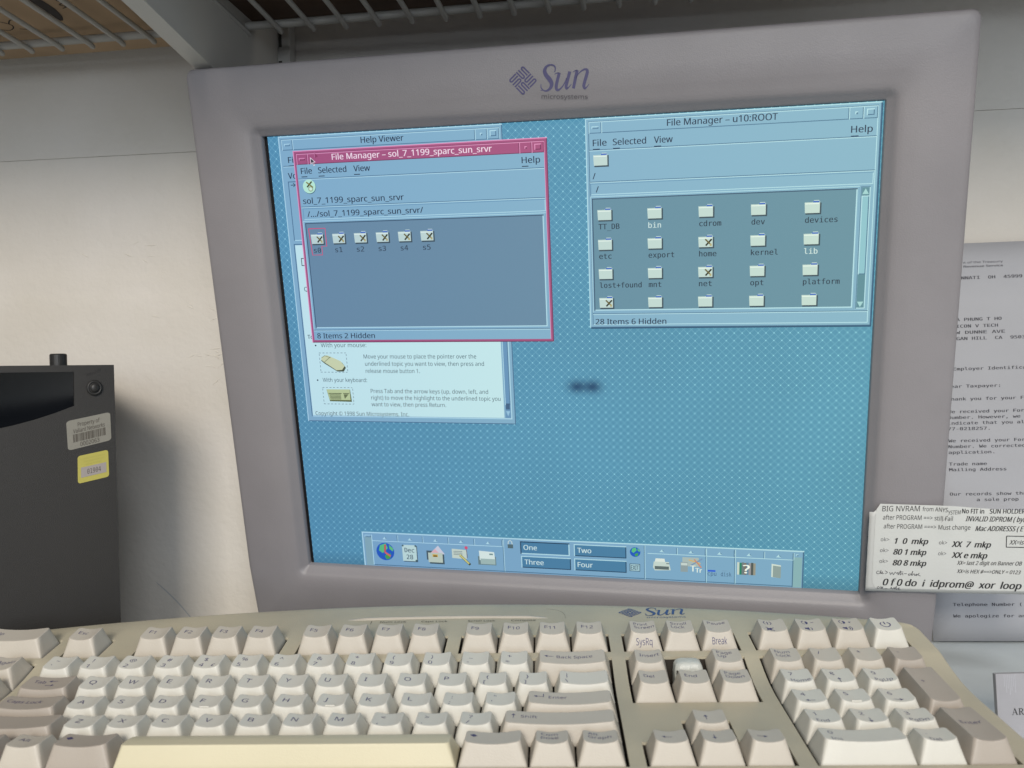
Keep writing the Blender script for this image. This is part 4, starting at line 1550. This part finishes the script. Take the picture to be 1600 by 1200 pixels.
ed = ring([(0, 0), (0, BH), (-330, BH), (-330, 0)])
hole = [(-22.1, -3.9), (-22.3, -24.2)]
for k in range(1, 25):
    t = k / 24
    x = -22.3 - 256 * t
    hole.append((x, -24.2 - 14.5 * (1 - (1 - min(1, t * 3.6)) ** 2) if t < 0.5 else -24.2 - 14.5 * (1 - (1 - min(1, (1 - t) * 3.6)) ** 2)))
hole.append((-278.3, -3.9))
ed += ring(hole)
bmesh.ops.triangle_fill(bm, use_beauty=True, edges=ed)
ext = bmesh.ops.extrude_face_region(bm, geom=bm.faces[:])
bmesh.ops.translate(bm, vec=(0, 0, -2.6), verts=[g for g in ext['geom'] if isinstance(g, bmesh.types.BMVert)])
bmesh.ops.recalc_face_normals(bm, faces=bm.faces[:])
bm.verts.index_update()
mb = MB()
mb.add([v.co[:] for v in bm.verts], [[v.index for v in f.verts] for f in bm.faces], m_box)
bm.free()
mb.build("side_panel", pc)
mb = MB()     # shell behind the panel
for (a, b, c, d, e_, f_) in ((-330, -0.0 - 1.2, -130, 0, 0.0, -2.7), (-1.2, BH, -130, 0, -1.3, -2.7), (-330, BH, -130, -328.8, -1.3, -2.7), (-328.7, BH, -130, -1.3, BH + 1.2, -2.7), (-328.7, BH + 1.3, -130, -1.3, -1.3, -128.8)):
    mb.box(a, b, c, d, e_, f_, m_box)
mb.build("shell", pc)
mb = MB()     # dark bowed trim inside the opening
vs, fs = [], []
for i in range(33):
    x = -290 + i * 284 / 32
    e_ = max(0, (x + 62) / 56)
    for j in range(9):
        y = -1.6 - j * 6
        vs.append((x, y, -4.0 - 10 * math.sin(math.pi * j / 16) - 16 * (1 - e_ ** 2 if e_ < 1 else 0) * 0.8))
for i in range(32):
    for j in range(8):
        fs.append((i * 9 + j, i * 9 + j + 1, i * 9 + j + 10, i * 9 + j + 9))
mb.add(vs, fs, m_gl)
mb.build("inner_trim", pc, smooth=True)
m_rub = mat("black_plastic", (0.02, 0.019, 0.018), 0.45, 0.4)
mb = MB()
mb.tube([(-29.4, -0.5, -6), (-29.4, 6.4, -6), (-29.4, 7.0, -6)], [4.7, 4.7, 4.2], m_rub, 28)
mb.build("top_knob", pc)
mb = MB()
rings = []
for (r_, z) in ((4.3, 0.0), (4.3, 1.2), (3.7, 1.9), (3.1, 1.7), (2.7, 0.9), (2.5, 2.3), (1.6, 3.0), (0.3, 3.2)):
    rings.append([(-11.3 + r_ * math.cos(2 * math.pi * k / 28), -13.7 + r_ * 1.08 * math.sin(2 * math.pi * k / 28), z) for k in range(28)])
loft(mb, rings, m_rub, cap1=True)
mb.build("lock_button", pc, smooth=True)
m_st1 = mat("asset_sticker", (0.225, 0.213, 0.18), 0.45, 0.35, var=0.08, vscale=80)
m_stk = mat("sticker_print", (0.07, 0.058, 0.045), 0.6)


def sticker(quad, name, m):
    (x0, y0), (x1, y1), (x2, y2), (x3, y3) = quad      # TL TR BR BL
    T = lambda a, b: (x3 * (1 - a) * (1 - b) + x2 * a * (1 - b) + x1 * a * b + x0 * (1 - a) * b, y3 * (1 - a) * (1 - b) + y2 * a * (1 - b) + y1 * a * b + y0 * (1 - a) * b)
    q = MB()
    q.poly([(*T(a, b), 0.18) for a, b in rrect(0, 0, 1, 1, 0.09, 5, 3)], m)
    ob = q.build(name, pc)
    sd = ob.modifiers.new("thickness", 'SOLIDIFY')
    sd.thickness = 0.00012
    sd.offset = -1
    return T, ob


T, so = sticker([(-27.0, -33.2), (-2.9, -28.6), (-2.6, -45.6), (-26.4, -50.6)], "asset_tag", m_st1)
so["label"] = "dull white sticker with a barcode"
q = MB()
q.text("Property of", 0.5, 0.74, 0.30, 0.19, m_stk, None, width=0.50, align='C', bold=0.02, tf=T)
q.text("Valiant Networks", 0.5, 0.54, 0.30, 0.19, m_stk, None, width=0.72, align='C', bold=0.02, tf=T)
random.seed(7)
x = 0.13
while x < 0.86:
    w_ = random.choice((0.008, 0.013, 0.02))
    q.poly([(*T(a, b), 0.30) for a, b in ((x, 0.23), (x + w_, 0.23), (x + w_, 0.50), (x, 0.50))], m_stk)
    x += w_ + random.choice((0.008, 0.012, 0.016))
q.text("0002063", 0.5, 0.05, 0.30, 0.20, m_stk, None, width=0.44, align='C', bold=0.02, tf=T)
q.build("sticker_print", so)
m_st2 = mat("yellow_sticker", (0.41, 0.365, 0.085), 0.45, 0.35)
T, so = sticker([(-21.4, -54.2), (-4.6, -51.4), (-4.4, -67.6), (-21.6, -70.6)], "number_tag", m_st2)
so["label"] = "yellow sticker with a number"
q = MB()
m_stg = mat("sticker_grey", (0.30, 0.265, 0.25), 0.6)
m_sty = mat("sticker_faded", (0.36, 0.33, 0.08), 0.6)
q.poly([(*T(a, b), 0.28) for a, b in ((0.10, 0.19), (0.92, 0.19), (0.92, 0.56), (0.10, 0.56))], m_stg)
q.text("01904", 0.52, 0.28, 0.34, 0.25, m_stk, F_MONO, width=0.44, align='C', tf=T)
for k in range(3):
    q.text(("PROPERTY OF", "COMPUTER", "DIVISION")[k] if False else ("......................"), 0.52, 0.84 - k * 0.11, 0.30, 0.3, m_sty, F_MONO, width=0.70 - 0.1 * k, align='C', tf=T)
q.build("sticker_print", so)
q = MB()
m_scr = mat("marker_scribble", (0.02, 0.018, 0.017), 0.6)
L_ = [(-15.4, -6.8), (-14.6, -5.0), (-13.9, -6.4), (-13.4, -4.6), (-12.4, -5.6), (-11.9, -4.2), (-11.0, -5.0), (-10.3, -3.4), (-9.4, -4.4), (-8.7, -2.4), (-8.2, -3.6), (-7.4, -1.8)]
stroke(q, L_, [0.35] * len(L_), m_scr, 0.2, None, 3)
stroke(q, [(-4.9, -2.6), (-4.5, -4.6)], [0.3, 0.3], m_scr, 0.2, None, 2)
q.build("marker_scribble", pc)

# ------------------------------------------------------------------ wire shelf overhead
YS = rad(6.9)
M_sh = frame((math.cos(YS), -math.sin(YS), 0), (math.sin(YS), math.cos(YS), 0), (0, 0, 1), (-0.287, 0.600, 0.2456))
shelf = empty("wire_shelf", M_sh, "white coated wire shelf on the wall above the monitor", "shelf")
m_wire = mat("coated_wire", (0.36, 0.345, 0.315), 0.45, 0.4)
mb = MB()
mb.tube([(-600, 0, 0), (0, 0, 0), (900, 0, 0)], 2.7, m_wire, 12)
mb.build("rear_rail", shelf, smooth=True)
mb = MB()
mb.tube([(-600, -250, 6), (0, -250, 6), (900, -250, 6)], 3.0, m_wire, 12)
mb.build("front_rail", shelf, smooth=True)
for k in range(-17, 40):
    x = k * 22.6 + 3
    mb = MB()
    mb.tube([(x - 13 - 0.6 * math.sin(k * 2.1), -252, 9), (x - 2, -40, -1.6), (x, -1.5, -3.6), (x + 0.2, 2.4, -4.4), (x + 0.3, 3.6, -4.9)], [1.75, 1.75, 1.8, 1.9, 1.2], m_wire, 10)
    mb.build("shelf_wire", shelf, smooth=True)
# bracket
NB = Vector((-0.16, -1, 0)).normalized()       # from the wall towards the viewer
SB = Vector((-NB.y, NB.x, 0))                  # to the right... of the arm
M_br = frame(tuple(SB), tuple(-NB), (0, 0, 1), (-0.1645, 0.632, 0.0))
if SB.x < 0:
    SB = -SB
    M_br = frame(tuple(SB), tuple(-NB), (0, 0, 1), (-0.1645, 0.632, 0.0))
br = empty("shelf_bracket", M_br, "white metal bracket arm holding up the wire shelf, left of the monitor top", "bracket")
m_brk = mat("bracket_paint", (0.48, 0.46, 0.42), 0.45, 0.4, bump=0.1, bscale=600)
mb = MB()
prof = [(0, 190), (-60, 197), (-160, 210.5), (-245, 221), (-245, 246), (-100, 246), (-60, 264), (4, 264), (4, 190)]
for zoff, rev in ((0, False), (-2, True)):
    q = [(zoff, y, z) for y, z in prof]
    mb.poly(q[::-1] if rev else q, m_brk)
for i in range(len(prof)):
    a, b = prof[i], prof[(i + 1) % len(prof)]
    mb.poly([(0, *a), (-2, *a), (-2, *b), (0, *b)], m_brk)
mb.build("arm", br)
mb = MB()
pf = [(0, 190), (-60, 197), (-160, 210.5), (-245, 221)]
for i in range(3):
    a, b = pf[i], pf[i + 1]
    v = [(x, y, z + dz) for (y, z) in (a, b) for dz in (-1.8, -0.1) for x in (-11, 0.6)]
    mb.add(v, [(0, 1, 3, 2), (4, 6, 7, 5), (0, 4, 5, 1), (2, 3, 7, 6), (0, 2, 6, 4), (1, 5, 7, 3)], m_brk)
mb.build("flange", br)
mb = MB()
mb.box(-6, 3, -60, 9, 14, 420, m_brk, 0.8)
mb.build("wall_standard", br)
mb = MB()
for k in range(12):
    mb.box(0.6, 2.7, 150 + k * 25, 3.0, 3.2, 165 + k * 25, m_dark)
mb.build("slot", br)

# cartons on the shelf
m_c1 = mat("carton_tan", (0.46, 0.325, 0.205), 0.75, 0.2, var=0.25, vscale=12)
m_c2 = mat("carton_brown", (0.10, 0.065, 0.045), 0.75, 0.2, var=0.3, vscale=14)
m_mark = mat("carton_marker", (0.025, 0.02, 0.018), 0.7)
mb = MB()
mb.box(-420, -235, 6.5, 88, 40, 120, m_c1, 2)
c1 = mb.build("carton")
c1.matrix_world = M_sh @ Matrix.Translation((0, 0, 0.0))
tag(c1, "tan cardboard carton with black marker writing, on the shelf at upper left", "carton")
q = MB()
fl = lambda a, b: 6.3
stroke(q, [(-7, -17), (-6, -24), (-4, -36), (-3, -52)], [3, 9, 10, 7], m_mark, fl, None, 4)
for (x, y) in ((6, -34), (8, -40), (12, -46), (4, -52)):
    stroke(q, [(x, y), (x + 4, y - 2), (x + 1, y - 5), (x + 6, y - 7), (x + 3, y - 2)], [0.9] * 5, m_mark, fl, None, 3)
stroke(q, [(-60, -14), (-50, -9), (-43, -16), (-50, -24), (-62, -20), (-60, -12)], [0.9] * 6, m_mark, fl, None, 4)
stroke(q, [(-42, -10), (-34, -8), (-32, -18), (-38, -24), (-44, -18)], [0.9] * 5, m_mark, fl, None, 4)
q.build("marker_writing", c1)
mb = MB()
mb.box(112, -285, 6.5, 760, 14, 140, m_c2, 2)  # unseen front drawn out past the shelf edge to shade the right wall
c2 = mb.build("carton")
c2.matrix_world = M_sh
tag(c2, "dark brown carton on the shelf, above the monitor", "carton")
